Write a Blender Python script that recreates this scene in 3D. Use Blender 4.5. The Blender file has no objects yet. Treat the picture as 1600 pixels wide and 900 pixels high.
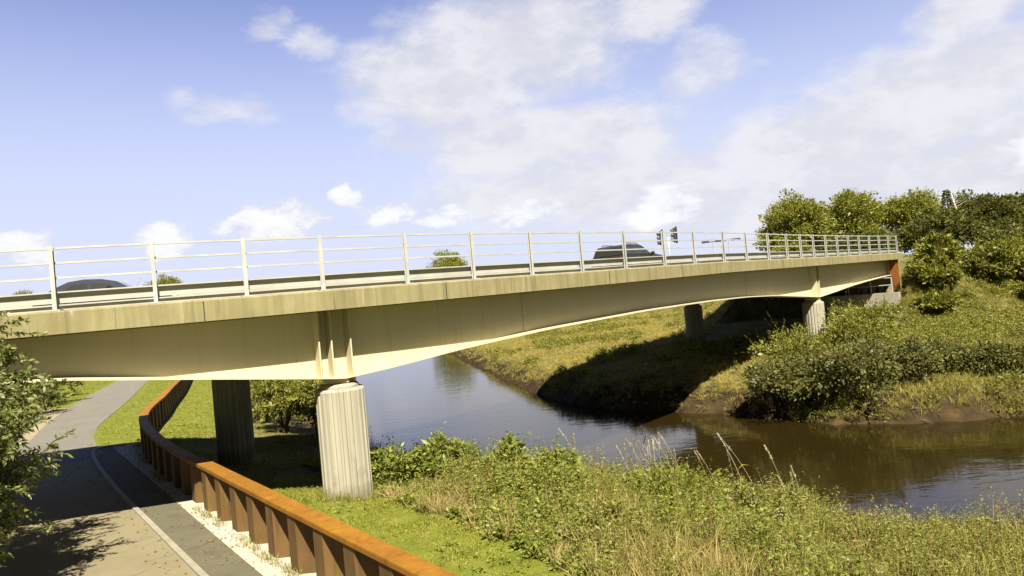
import bpy, bmesh, math, random
import numpy as np
from mathutils import Vector, Matrix

rad = math.radians
RNG = np.random.default_rng(11)
random.seed(5)
sc = bpy.context.scene
COL = sc.collection

# ------------------------------------------------------------------ helpers
def tag(o, label=None, cat=None, group=None, kind=None):
    if label: o['label'] = label
    if cat: o['category'] = cat
    if group: o['group'] = group
    if kind: o['kind'] = kind
    return o

def empty(name, loc=(0, 0, 0), rz=0.0, label=None, cat=None, group=None):
    o = bpy.data.objects.new(name, None)
    o.empty_display_size = 0.3
    COL.objects.link(o)
    o.location = loc
    o.rotation_euler = (0, 0, rz)
    return tag(o, label, cat, group)

def link(name, me, mat, parent=None, loc=None):
    o = bpy.data.objects.new(name, me)
    COL.objects.link(o)
    if mat is not None and len(me.materials) == 0:
        me.materials.append(mat)
    if parent is not None: o.parent = parent
    if loc is not None: o.location = loc
    return o

def copy_tree(o, parent=None):
    c = o.copy()
    COL.objects.link(c)
    if parent is not None: c.parent = parent
    for ch in list(o.children): copy_tree(ch, c)
    return c

def mesh_np(name, V, F, smooth=False):
    V = np.asarray(V, np.float32); F = np.asarray(F, np.int32)
    me = bpy.data.meshes.new(name)
    me.vertices.add(len(V)); me.vertices.foreach_set('co', V.ravel())
    k = F.shape[1]
    me.loops.add(F.size); me.loops.foreach_set('vertex_index', F.ravel())
    me.polygons.add(len(F))
    me.polygons.foreach_set('loop_start', np.arange(0, F.size, k, dtype=np.int32))
    me.polygons.foreach_set('loop_total', np.full(len(F), k, np.int32))
    if smooth: me.polygons.foreach_set('use_smooth', np.ones(len(F), bool))
    me.update(calc_edges=True)
    return me

class MB:
    """collects shapes for ONE mesh"""
    def __init__(s): s.v = []; s.f = []
    def add(s, vs, fs):
        n = len(s.v); s.v += [tuple(map(float, p)) for p in vs]; s.f += [tuple(i + n for i in f) for f in fs]
    def box(s, c, size, ax=None):
        """ax: 3 axes (rows) or None"""
        c = Vector(c); hx, hy, hz = size[0] / 2, size[1] / 2, size[2] / 2
        ax = ax or (Vector((1, 0, 0)), Vector((0, 1, 0)), Vector((0, 0, 1)))
        vs = [c + ax[0] * (hx * i) + ax[1] * (hy * j) + ax[2] * (hz * k) for i in (-1, 1) for j in (-1, 1) for k in (-1, 1)]
        s.add(vs, [(0, 1, 3, 2), (4, 6, 7, 5), (0, 4, 5, 1), (2, 3, 7, 6), (0, 2, 6, 4), (1, 5, 7, 3)])
    def tube(s, pts, radii, n=8, cap=True):
        pts = [Vector(p) for p in pts]; rings = []
        vs = []; fs = []
        for i, p in enumerate(pts):
            t = (pts[min(i + 1, len(pts) - 1)] - pts[max(i - 1, 0)]).normalized()
            a = t.orthogonal().normalized() if abs(t.z) < .95 else t.cross(Vector((0, 1, 0))).normalized()
            if abs(t.z) < .95: a = t.cross(Vector((0, 0, 1))).normalized()
            b = t.cross(a)
            for k in range(n):
                w = 2 * math.pi * k / n
                vs.append(p + (a * math.cos(w) + b * math.sin(w)) * radii[i])
        for i in range(len(pts) - 1):
            for k in range(n):
                k2 = (k + 1) % n
                fs.append((i * n + k, i * n + k2, (i + 1) * n + k2, (i + 1) * n + k))
        if cap:
            fs.append(tuple(range(n))[::-1]); fs.append(tuple(range((len(pts) - 1) * n, len(pts) * n)))
        s.add(vs, fs)
    def lathe(s, prof, c=(0, 0, 0), n=24, rfun=None):
        vs = []; fs = []
        for r, z in prof:
            for k in range(n):
                w = 2 * math.pi * k / n
                rr = r if rfun is None else rfun(r, w)
                vs.append((c[0] + rr * math.cos(w), c[1] + rr * math.sin(w), c[2] + z))
        m = len(prof)
        for i in range(m - 1):
            for k in range(n):
                k2 = (k + 1) % n
                fs.append((i * n + k, i * n + k2, (i + 1) * n + k2, (i + 1) * n + k))
        fs.append(tuple(range(n))[::-1]); fs.append(tuple(range((m - 1) * n, m * n)))
        s.add(vs, fs)
    def build(s, name, mat, parent=None, smooth=False, bevel=0.0, loc=None):
        me = bpy.data.meshes.new(name)
        me.from_pydata(s.v, [], s.f)
        bm = bmesh.new(); bm.from_mesh(me)
        bmesh.ops.recalc_face_normals(bm, faces=bm.faces)
        if bevel:
            bmesh.ops.bevel(bm, geom=[e for e in bm.edges if len(e.link_faces) == 2 and e.calc_face_angle(0) > .5],
                            offset=bevel, segments=2, affect='EDGES', clamp_overlap=True)
        bm.to_mesh(me); bm.free()
        if smooth:
            for p in me.polygons: p.use_smooth = True
        return link(name, me, mat, parent, loc)

# ------------------------------------------------------------------ noise (numpy)
def vnoise(x, y, seed=0):
    x = np.asarray(x, float); y = np.asarray(y, float)
    xi = np.floor(x).astype(np.int64); yi = np.floor(y).astype(np.int64)
    xf = x - xi; yf = y - yi
    u = xf * xf * (3 - 2 * xf); v = yf * yf * (3 - 2 * yf)
    def h(a, b):
        n = (a * 374761393 + b * 668265263 + seed * 1442695041) & 0xffffffff
        n = ((n ^ (n >> 13)) * 1274126177) & 0xffffffff
        return ((n ^ (n >> 16)) & 0xffff) / 65535.0
    return (h(xi, yi) * (1 - u) + h(xi + 1, yi) * u) * (1 - v) + (h(xi, yi + 1) * (1 - u) + h(xi + 1, yi + 1) * u) * v
def fbm(x, y, seed=0, o=3):
    t = 0; a = .5; 
    for k in range(o):
        t = t + a * vnoise(x * 2 ** k, y * 2 ** k, seed + k); a *= .5
    return t

# ------------------------------------------------------------------ materials
def new_mat(name):
    m = bpy.data.materials.new(name); m.use_nodes = True
    nt = m.node_tree; nt.nodes.clear()
    return m, nt, nt.nodes, nt.links

def N(nt, typ, **kw):
    n = nt.nodes.new(typ)
    for k, v in kw.items():
        if k in n.inputs: n.inputs[k].default_value = v
        else: setattr(n, k, v)
    return n

def ramp(nt, fac, stops):
    r = nt.nodes.new('ShaderNodeValToRGB')
    e = r.color_ramp.elements
    while len(e) < len(stops): e.new(.5)
    for i, (p, c) in enumerate(stops):
        e[i].position = p; e[i].color = (c[0], c[1], c[2], 1)
    nt.links.new(fac, r.inputs['Fac'])
    return r.outputs['Color']

def mixc(nt, fac, a, b, mode='MIX'):
    m = nt.nodes.new('ShaderNodeMix'); m.data_type = 'RGBA'; m.blend_type = mode
    for sock, v in ((m.inputs[0], fac), (m.inputs[6], a), (m.inputs[7], b)):
        if hasattr(v, 'is_linked'): nt.links.new(v, sock)
        elif isinstance(v, (int, float)): sock.default_value = v
        else: sock.default_value = (v[0], v[1], v[2], 1)
    return m.outputs[2]

def noise(nt, scale, detail=4, rough=.55, stretch=(1, 1, 1), coord='Object', dist=0.0):
    tc = nt.nodes.new('ShaderNodeTexCoord')
    mp = nt.nodes.new('ShaderNodeMapping'); mp.inputs['Scale'].default_value = stretch
    nt.links.new(tc.outputs[coord], mp.inputs['Vector'])
    n = N(nt, 'ShaderNodeTexNoise', Scale=scale, Detail=detail, Roughness=rough, Distortion=dist)
    nt.links.new(mp.outputs[0], n.inputs['Vector'])
    return n.outputs['Fac']

def principled(nt, color, rough=.7, metal=0.0, spec=.5, bump=None, bstr=.3, bdist=.02):
    p = nt.nodes.new('ShaderNodeBsdfPrincipled')
    if hasattr(color, 'is_linked'): nt.links.new(color, p.inputs['Base Color'])
    else: p.inputs['Base Color'].default_value = (*color, 1)
    if hasattr(rough, 'is_linked'): nt.links.new(rough, p.inputs['Roughness'])
    else: p.inputs['Roughness'].default_value = rough
    p.inputs['Metallic'].default_value = metal
    p.inputs['Specular IOR Level'].default_value = spec
    if bump is not None:
        b = N(nt, 'ShaderNodeBump', Strength=bstr, Distance=bdist)
        nt.links.new(bump, b.inputs['Height']); nt.links.new(b.outputs[0], p.inputs['Normal'])
    o = nt.nodes.new('ShaderNodeOutputMaterial')
    nt.links.new(p.outputs[0], o.inputs['Surface'])
    return p

def mat_plain(name, c, rough=.6, metal=0, spec=.5, var=.12, scale=3.0, bstr=.1):
    m, nt, _, _ = new_mat(name)
    f = noise(nt, scale, 5)
    col = ramp(nt, f, [(.3, [x * (1 - var) for x in c]), (.7, [min(1, x * (1 + var)) for x in c])])
    principled(nt, col, rough, metal, spec, noise(nt, scale * 14, 3), bstr, .01)
    return m

def mat_leaf(name, c_dark, c_mid, c_light, trans=.35, rough=.5, extra=None, spec=.35):
    m, nt, nodes, links = new_mat(name)
    g = nodes.new('ShaderNodeNewGeometry')
    stops = [(0.0, c_dark), (.45, c_mid), (.9, c_light)]
    if extra: stops.append((.97, extra))
    col = ramp(nt, g.outputs['Random Per Island'], stops)
    patch = noise(nt, .55, 3, coord='Object')
    col = mixc(nt, mathn(nt, 'MULTIPLY', patch, .5), col, c_light, 'MIX')
    d = nodes.new('ShaderNodeBsdfPrincipled'); d.inputs['Roughness'].default_value = rough
    d.inputs['Specular IOR Level'].default_value = spec
    links.new(col, d.inputs['Base Color'])
    t = nodes.new('ShaderNodeBsdfTranslucent')
    tcol = mixc(nt, 1.0, col, (1.0, .95, .45), 'MULTIPLY')
    links.new(tcol, t.inputs['Color'])
    mx = nodes.new('ShaderNodeMixShader'); mx.inputs[0].default_value = trans
    links.new(d.outputs[0], mx.inputs[1]); links.new(t.outputs[0], mx.inputs[2])
    o = nodes.new('ShaderNodeOutputMaterial'); links.new(mx.outputs[0], o.inputs['Surface'])
    return m

def mathn(nt, op, a, b=None, c=None, clamp=False):
    n = nt.nodes.new('ShaderNodeMath'); n.operation = op; n.use_clamp = clamp
    for i, v in enumerate((a, b, c)):
        if v is None: continue
        if hasattr(v, 'is_linked'): nt.links.new(v, n.inputs[i])
        else: n.inputs[i].default_value = v
    return n.outputs[0]

MAT = {}
def build_materials():
    # weathered concrete of the deck edge: vertical run stains, algae
    m, nt, _, _ = new_mat('weathered_concrete')
    st = noise(nt, 2.2, 6, .65, (2.2, 2.2, .12))
    blot = noise(nt, 1.1, 5, .6)
    fine = noise(nt, 24, 4, .7)
    c = ramp(nt, st, [(.28, (0.155, 0.1318, 0.05834)), (.5, (0.2403, 0.2132, 0.1085)), (.74, (0.2946, 0.2674, 0.1496))])
    c = mixc(nt, ramp_f(nt, blot, .35, .7, .75), c, (0.17, 0.1462, 0.0714))
    c = mixc(nt, ramp_f(nt, fine, .55, .8, .35), c, (.10, .09, .05))
    white = noise(nt, 5.5, 3, .5, (1.6, 1.6, .25))
    c = mixc(nt, ramp_f(nt, white, .71, .80, .45), c, (0.385, 0.371, 0.294))
    drip = noise(nt, 6, 4, .6, (1.8, 1.8, .05)); c = mixc(nt, ramp_f(nt, drip, .57, .70, .55), c, (.075, .065, .032))
    principled(nt, c, .85, 0, .3, fine, .35, .01)
    MAT['concrete'] = m
    m, nt, _, _ = new_mat('pier_concrete')
    st = noise(nt, 2.5, 6, .6, (2.5, 2.5, .15)); fine = noise(nt, 30, 3)
    c = ramp(nt, st, [(.3, (.245, .225, .165)), (.5, (.30, .28, .215)), (.68, (.345, .325, .255))])
    tc = nt.nodes.new('ShaderNodeTexCoord'); sx = nt.nodes.new('ShaderNodeSeparateXYZ'); nt.links.new(tc.outputs['Object'], sx.inputs[0])
    zz = mathn(nt, 'ADD', sx.outputs['Z'], mathn(nt, 'MULTIPLY', noise(nt, 5, 5, .65), -.55))
    c = mixc(nt, ramp_f(nt, zz, -.02, -.32, .6), c, (.11, .10, .045))
    c = mixc(nt, ramp_f(nt, noise(nt, 3.2, 4, .6, (1, 1, .5)), .58, .72, .45), c, (.16, .14, .085))
    principled(nt, c, .8, 0, .3, fine, .25, .008)
    MAT['pier'] = m
    m, nt, _, _ = new_mat('wall_concrete')
    c = ramp(nt, noise(nt, 1.3, 6, .6, (1, 1, .4)), [(.3, (0.24, 0.222, 0.168)), (.7, (0.36, 0.342, 0.282))])
    principled(nt, c, .85, 0, .3, noise(nt, 18, 3), .2, .01)
    MAT['abut'] = m
    # girder paint: chalky cream with faint vertical weather streaks
    m, nt, _, _ = new_mat('girder_paint')
    s1 = noise(nt, 1.6, 5, .6, (1.5, 1.5, .1)); s2 = noise(nt, .5, 4)
    c = ramp(nt, s1, [(.25, (.50, .452, .30)), (.7, (.53, .482, .335))])
    c = mixc(nt, mathn(nt, 'MULTIPLY', s2, .3), c, (.42, .365, .195))
    run = noise(nt, 3.5, 5, .65, (2.2, 2.2, .07)); c = mixc(nt, ramp_f(nt, run, .54, .72, .2), c, (.24, .20, .10))
    rst = noise(nt, 2.1, 5, .6, (3, 3, .10)); c = mixc(nt, ramp_f(nt, rst, .68, .76, .5), c, (.20, .10, .035))
    blo = noise(nt, .9, 6, .7); c = mixc(nt, ramp_f(nt, blo, .55, .75, .22), c, (.36, .32, .18))
    principled(nt, c, .6, 0, .3, s1, .05, .01)
    MAT['paint'] = m
    MAT['rail'] = mat_plain('galvanised_rail_paint', (.35, .355, .34), .5, 0, .3, .12, 2.5, .05)
    MAT['barrier'] = mat_plain('barrier_paint', (.345, .34, .305), .5, 0, .3, .16, 1.2, .08)
    # weathering steel
    for nm, a, b, d in (('rust_cap', (0.2375, 0.1062, 0.007), (0.304, 0.1422, 0.009), (0.1757, 0.0684, 0.007)),
                        ('rust_sheet', (0.115, 0.06579, 0.01989), (0.1603, 0.09133, 0.02754), (0.0697, 0.03655, 0.01377)),
                        ('rust_column', (0.2448, 0.09, 0.0144), (0.3168, 0.1224, 0.018), (0.1296, 0.0468, 0.0108))):
        m, nt, _, _ = new_mat(nm)
        f1 = noise(nt, 1.8, 7, .65, (1, 1, .5)); f2 = noise(nt, 30, 4, .7)
        c = ramp(nt, f1, [(.28, d), (.48, a), (.7, b)])
        c = mixc(nt, ramp_f(nt, f2, .5, .8, .35), c, d)
        st = noise(nt, 5, 5, .65, (1.6, 1.6, .12))
        c = mixc(nt, ramp_f(nt, st, .52, .68, .55), c, [x * .55 for x in d])
        oi = nt.nodes.new('ShaderNodeObjectInfo')
        c = mixc(nt, mathn(nt, 'MULTIPLY', oi.outputs['Random'], .45), c, [(x * .5 + y * .5) * .8 for x, y in zip(a, d)])
        principled(nt, c, .78, 0, .3, f2, .3, .006)
        MAT[nm] = m
    # asphalt path / track / gravel
    def paving(nm, cs, sp, fine_scale, bstr, crack=False):
        m, nt, _, _ = new_mat(nm)
        f1 = noise(nt, .45, 5, .6); f2 = noise(nt, 3.0, 5, .6); f3 = noise(nt, fine_scale, 3, .8)
        c = ramp(nt, f1, [(.3, cs[0]), (.7, cs[1])])
        c = mixc(nt, ramp_f(nt, f2, .5, .72, .35), c, cs[2])
        c = mixc(nt, ramp_f(nt, f3, .52, .66, .5), c, sp)
        tc = nt.nodes.new('ShaderNodeTexCoord'); wv = N(nt, 'ShaderNodeTexNoise', Scale=1.3, Detail=4.0)
        nt.links.new(tc.outputs['Object'], wv.inputs['Vector'])
        vv = mixc(nt, .35, tc.outputs['Object'], wv.outputs['Color'])
        vo = N(nt, 'ShaderNodeTexVoronoi', Scale=.55); vo.feature = 'DISTANCE_TO_EDGE'; nt.links.new(vv, vo.inputs['Vector'])
        c = mixc(nt, mathn(nt, 'MULTIPLY', ramp_f(nt, vo.outputs['Distance'], .012, .004, .6), ramp_f(nt, f1, .45, .6, 1.0)), c, [x * .45 for x in cs[2]])
        f4 = noise(nt, 1.1, 6, .7); c = mixc(nt, ramp_f(nt, f4, .56, .70, .4), c, [x * .6 for x in cs[2]])
        principled(nt, c, .9, 0, .25, f3, bstr, .01)
        MAT[nm] = m
    paving('cycle_asphalt', ((0.0957, 0.08712, 0.0561), (0.1221, 0.1122, 0.07392), (0.0759, 0.06732, 0.0429)), (0.1584, 0.1485, 0.1188), 90, .5)
    paving('track_surface', ((0.1728, 0.1472, 0.0864), (0.2112, 0.1824, 0.112), (0.128, 0.1088, 0.0608)), (0.2624, 0.2368, 0.16), 70, .45)
    paving('far_asphalt', ((0.1426, 0.1333, 0.1085), (0.1674, 0.1581, 0.1302), (0.1178, 0.1085, 0.0837)), (0.2046, 0.1922, 0.1612), 70, .4)
    paving('gravel_white', ((.37, .345, .275), (.41, .385, .315), (.33, .30, .23)), (.44, .42, .35), 28, .5)
    paving('sandy_soil', ((0.2356, 0.1984, 0.1178), (0.2852, 0.248, 0.155), (0.186, 0.155, 0.0868)), (0.341, 0.31, 0.2232), 40, .6)
    paving('deck_asphalt', ((.05, .05, .05), (.065, .065, .063), (.04, .04, .04)), (.1, .1, .1), 70, .4)
    MAT['kerb'] = mat_plain('kerb_concrete', (0.2515, 0.2352, 0.1825), .8, 0, .3, .15, 3)
    # ground: lawn / rough grass / mud by height and noise
    m, nt, nodes, links = new_mat('ground_cover')
    tc = nodes.new('ShaderNodeTexCoord'); sx = nodes.new('ShaderNodeSeparateXYZ')
    links.new(tc.outputs['Object'], sx.inputs[0])
    n1 = noise(nt, .22, 5, .6); n2 = noise(nt, 1.7, 6, .65); n3 = noise(nt, 14, 4, .7)
    lawn = ramp(nt, n2, [(.3, (0.09, 0.108, 0.01267)), (.55, (0.144, 0.1584, 0.02074)), (.75, (0.2016, 0.1944, 0.04608))])
    rough = ramp(nt, n2, [(.3, (0.068, 0.068, 0.02048)), (.5, (0.128, 0.116, 0.0384)), (.72, (0.208, 0.172, 0.0768))])
    att = nodes.new('ShaderNodeAttribute'); att.attribute_name = 'rough'
    c = mixc(nt, att.outputs['Fac'], lawn, rough)
    c = mixc(nt, ramp_f(nt, n3, .5, .75, .45), c, (.05, .07, .012))
    zz = mathn(nt, 'ADD', sx.outputs['Z'], mathn(nt, 'MULTIPLY', mathn(nt, 'SUBTRACT', n2, .5), .9))
    mud = ramp(nt, n2, [(.3, (0.021, 0.014, 0.0063)), (.58, (0.049, 0.0329, 0.014)), (.8, (0.091, 0.0644, 0.0294))])
    fz = nodes.new('ShaderNodeMapRange'); fz.inputs[1].default_value = -1.0; fz.inputs[2].default_value = -.62
    fz.inputs[3].default_value = 1; fz.inputs[4].default_value = 0
    links.new(zz, fz.inputs[0])
    c = mixc(nt, fz.outputs[0], c, mud)
    principled(nt, c, .95, 0, .15, n3, .6, .05)
    MAT['ground'] = m
    # river water: murky brown body, clear reflecting skin
    m, nt, nodes, links = new_mat('river_water')
    r1 = noise(nt, .9, 3, .55, (1, 2.2, 1), dist=.6); r2 = noise(nt, .16, 3, .5, (1, 1.6, 1)); r3 = noise(nt, 4.5, 2, .5, (1, 1.8, 1))
    h = mathn(nt, 'ADD', mathn(nt, 'MULTIPLY', r1, mathn(nt, 'MULTIPLY', r2, 1.0)), mathn(nt, 'MULTIPLY', r3, .10))
    p = principled(nt, (.017, .0115, .0028), .06, 0, .5, h, .12, .14)
    p.inputs['IOR'].default_value = 1.333
    MAT['water'] = m
    # leaves
    MAT['leaf_tree'] = mat_leaf('broadleaf_leaves', (0.0918, 0.1134, 0.01446), (0.1782, 0.2052, 0.02652), (0.2916, 0.2862, 0.05424))
    MAT['leaf_dark'] = mat_leaf('dark_leaves', (0.036, 0.048, 0.008928), (0.075, 0.088, 0.01562), (0.145, 0.145, 0.03125))
    MAT['leaf_willow'] = mat_leaf('willow_leaves', (.062, .080, .020), (.135, .158, .042), (.24, .26, .095), .3, .45)
    MAT['leaf_shrub'] = mat_leaf('shrub_leaves', (0.0693, 0.08554, 0.01116), (0.156, 0.1663, 0.02232), (0.2484, 0.2435, 0.04464))
    MAT['leaf_bank'] = mat_leaf('river_shrub_leaves', (0.0432, 0.04968, 0.01166), (0.0972, 0.1015, 0.02226), (0.1782, 0.1728, 0.05089), .3)
    MAT['leaf_nettle'] = mat_leaf('nettle_leaves', (0.0741, 0.1029, 0.01339), (0.1653, 0.1997, 0.02678), (0.2679, 0.2904, 0.0558))
    MAT['leaf_fresh'] = mat_leaf('fresh_leaves', (0.0765, 0.09775, 0.00949), (0.1487, 0.1742, 0.01707), (0.2253, 0.2338, 0.04269))
    MAT['leaf_weed'] = mat_leaf('weed_leaves', (0.09205, 0.1026, 0.01707), (0.1887, 0.199, 0.03794), (0.3038, 0.3037, 0.08064), .35, .6, (0.2393, 0.1571, 0.05692))
    MAT['dry_grass'] = mat_leaf('dry_grass_blades', (0.1881, 0.1403, 0.03766), (0.3249, 0.2558, 0.08366), (0.4275, 0.3465, 0.1507), .3, .6)
    MAT['reed'] = mat_leaf('reed_stalks', (0.3308, 0.2831, 0.1431), (0.441, 0.3901, 0.2336), (0.5355, 0.4819, 0.3389), .25, .6)
    MAT['bank_blade'] = mat_leaf('bank_grass_blades', (0.1017, 0.1113, 0.01786), (0.1976, 0.196, 0.03348), (0.2932, 0.2719, 0.06696), .35, .6)
    MAT['lawn_blade'] = mat_leaf('lawn_blades', (0.1287, 0.1482, 0.01045), (0.2184, 0.234, 0.02089), (0.2964, 0.2886, 0.04787), .35, .6)
    MAT['rough_blade'] = mat_leaf('rough_grass_blades', (0.1776, 0.1578, 0.0238), (0.3178, 0.2706, 0.05034), (0.43, 0.3518, 0.1053), .35, .6)
    MAT['dead_stem'] = mat_leaf('dead_stems', (.09, .045, .018), (.16, .085, .032), (.24, .15, .06), .2, .7)
    MAT['bark'] = mat_plain('bark', (.075, .058, .036), .9, 0, .2, .4, 4, .5)
    MAT['bark_pale'] = mat_plain('pale_bark', (.46, .42, .32), .8, 0, .2, .35, 6, .4)
    MAT['stem'] = mat_plain('green_stem', (.11, .10, .035), .8, 0, .2, .3, 6, .3)
    # cars, signals
    MAT['car_blue'] = mat_plain('dark_blue_car_paint', (.012, .013, .030), .55, .0, .12, .05, 2, 0)
    MAT['car_grey'] = mat_plain('dark_grey_car_paint', (.030, .029, .024), .45, .0, .25, .05, 2, 0)
    MAT['car_glass'] = mat_plain('car_glass', (.025, .027, .025), .10, 0, .45, .05, 2, 0)
    MAT['tyre'] = mat_plain('tyre_rubber', (.02, .02, .02), .85)
    MAT['rim'] = mat_plain('alloy_rim', (.5, .5, .5), .35, .9)
    MAT['lamp_white'] = mat_plain('headlamp_lens', (.75, .75, .72), .1, 0, .6, .02)
    MAT['lamp_red'] = mat_plain('tail_lamp_lens', (.35, .02, .02), .15, 0, .6, .02)
    MAT['black'] = mat_plain('black_plastic', (.03, .03, .035), .5)
    MAT['pole'] = mat_plain('grey_pole_paint', (.42, .42, .40), .5, .2)

def ramp_f(nt, fac, lo, hi, mx):
    n = nt.nodes.new('ShaderNodeMapRange'); n.clamp = True
    n.inputs[1].default_value = lo; n.inputs[2].default_value = hi
    n.inputs[3].default_value = 0; n.inputs[4].default_value = mx
    nt.links.new(fac, n.inputs[0])
    return n.outputs[0]

build_materials()

# ------------------------------------------------------------------ the bridge line (metres)
KX = np.array([-8.76, -7.11, -5.55, -4.13, -2.39, -.82, .77, 2.37, 3.99, 5.72, 7.28, 9.05, 10.5, 12.47, 14.1, 28.24, 20])
KY = np.array([13.5, 14.0, 14.85, 15.95, 17.12, 18.45, 19.85, 21.4, 23.21, 25.25, 26.95, 29.1, 30.8, 33.2, 35.1, 50.72, 41.9])
CO = np.polyfit(KX, KY, 5, w=[1] * 15 + [3, 2])
S_LEFT = float(np.polyval(np.polyder(CO), -9)); Y_LEFT = float(np.polyval(CO, -9))
X_END = 28.25
S_END = float(np.polyval(np.polyder(CO), X_END)); Y_END = float(np.polyval(CO, X_END))
def line_y(x):
    if x < -9: return Y_LEFT + S_LEFT * (x + 9)
    if x > X_END: return Y_END + S_END * (x - X_END)
    return float(np.polyval(CO, x))
def slope(x):
    if x < -9: return S_LEFT
    if x > X_END: return S_END
    return float(np.polyval(np.polyder(CO), x))
def frame(x):
    s = slope(x); L = math.hypot(1, s)
    t = Vector((1 / L, s / L, 0)); n = Vector((-t.y, t.x, 0))     # n points away from the camera side
    return Vector((x, line_y(x), 0)), t, n
def at(x, o, z):
    p, t, n = frame(x); q = p + n * o; q.z = z
    return q
def ztop(x): return float(np.interp(x, [-30, -5.5, 2.4, 9, 28], [4.73, 4.73, 4.79, 4.885, 4.91]))
GX = [-30, -14, -9.4, -7.06, -5.32, -4.318, -3.36, -1.53, .85, 4.5, 7.9, 10.4, 12.6, 15.2, 16.9, 18.6, 20.6, 22.8, 26, 30]
GZ = [3.40, 3.40, 3.40, 3.09, 2.82, 2.655, 2.745, 2.98, 3.17, 3.31, 3.32, 3.26, 3.12, 2.85, 2.67, 2.80, 2.99, 3.16, 3.34, 3.42]
def gx(x): return x + .92 * frame(x)[2].x                # where the near girder stands for bridge-line x
def zbot(x): return float(np.interp(gx(x), GX, GZ))
def zbs(x): return sum(zbot(x + d) for d in (-.5, -.25, 0, .25, .5)) / 5 if min(abs(gx(x) + 4.318), abs(gx(x) - 16.9)) > .6 else zbot(x)

XS = list(np.arange(-26, -9, .5)) + list(np.arange(-9, X_END, .25)) + [X_END]
W_DECK = 10.5

def sweep(mb, prof_fun, xs):
    """prof_fun(x) -> closed list of (offset, z); swept along the bridge line"""
    rows = []
    for x in xs:
        p, t, n = frame(x)
        rows.append([Vector((p.x + n.x * o, p.y + n.y * o, z)) for o, z in prof_fun(x)])
    k = len(rows[0]); vs = [v for r in rows for v in r]; fs = []
    for i in range(len(rows) - 1):
        for j in range(k):
            j2 = (j + 1) % k
            fs.append((i * k + j, i * k + j2, (i + 1) * k + j2, (i + 1) * k + j))
    fs.append(tuple(range(k))[::-1]); fs.append(tuple(range((len(rows) - 1) * k, len(rows) * k)))
    mb.add(vs, fs)

def rect(o0, o1, z0, z1): return lambda x: [(o0, z0(x)), (o1, z0(x)), (o1, z1(x)), (o0, z1(x))]

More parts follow.
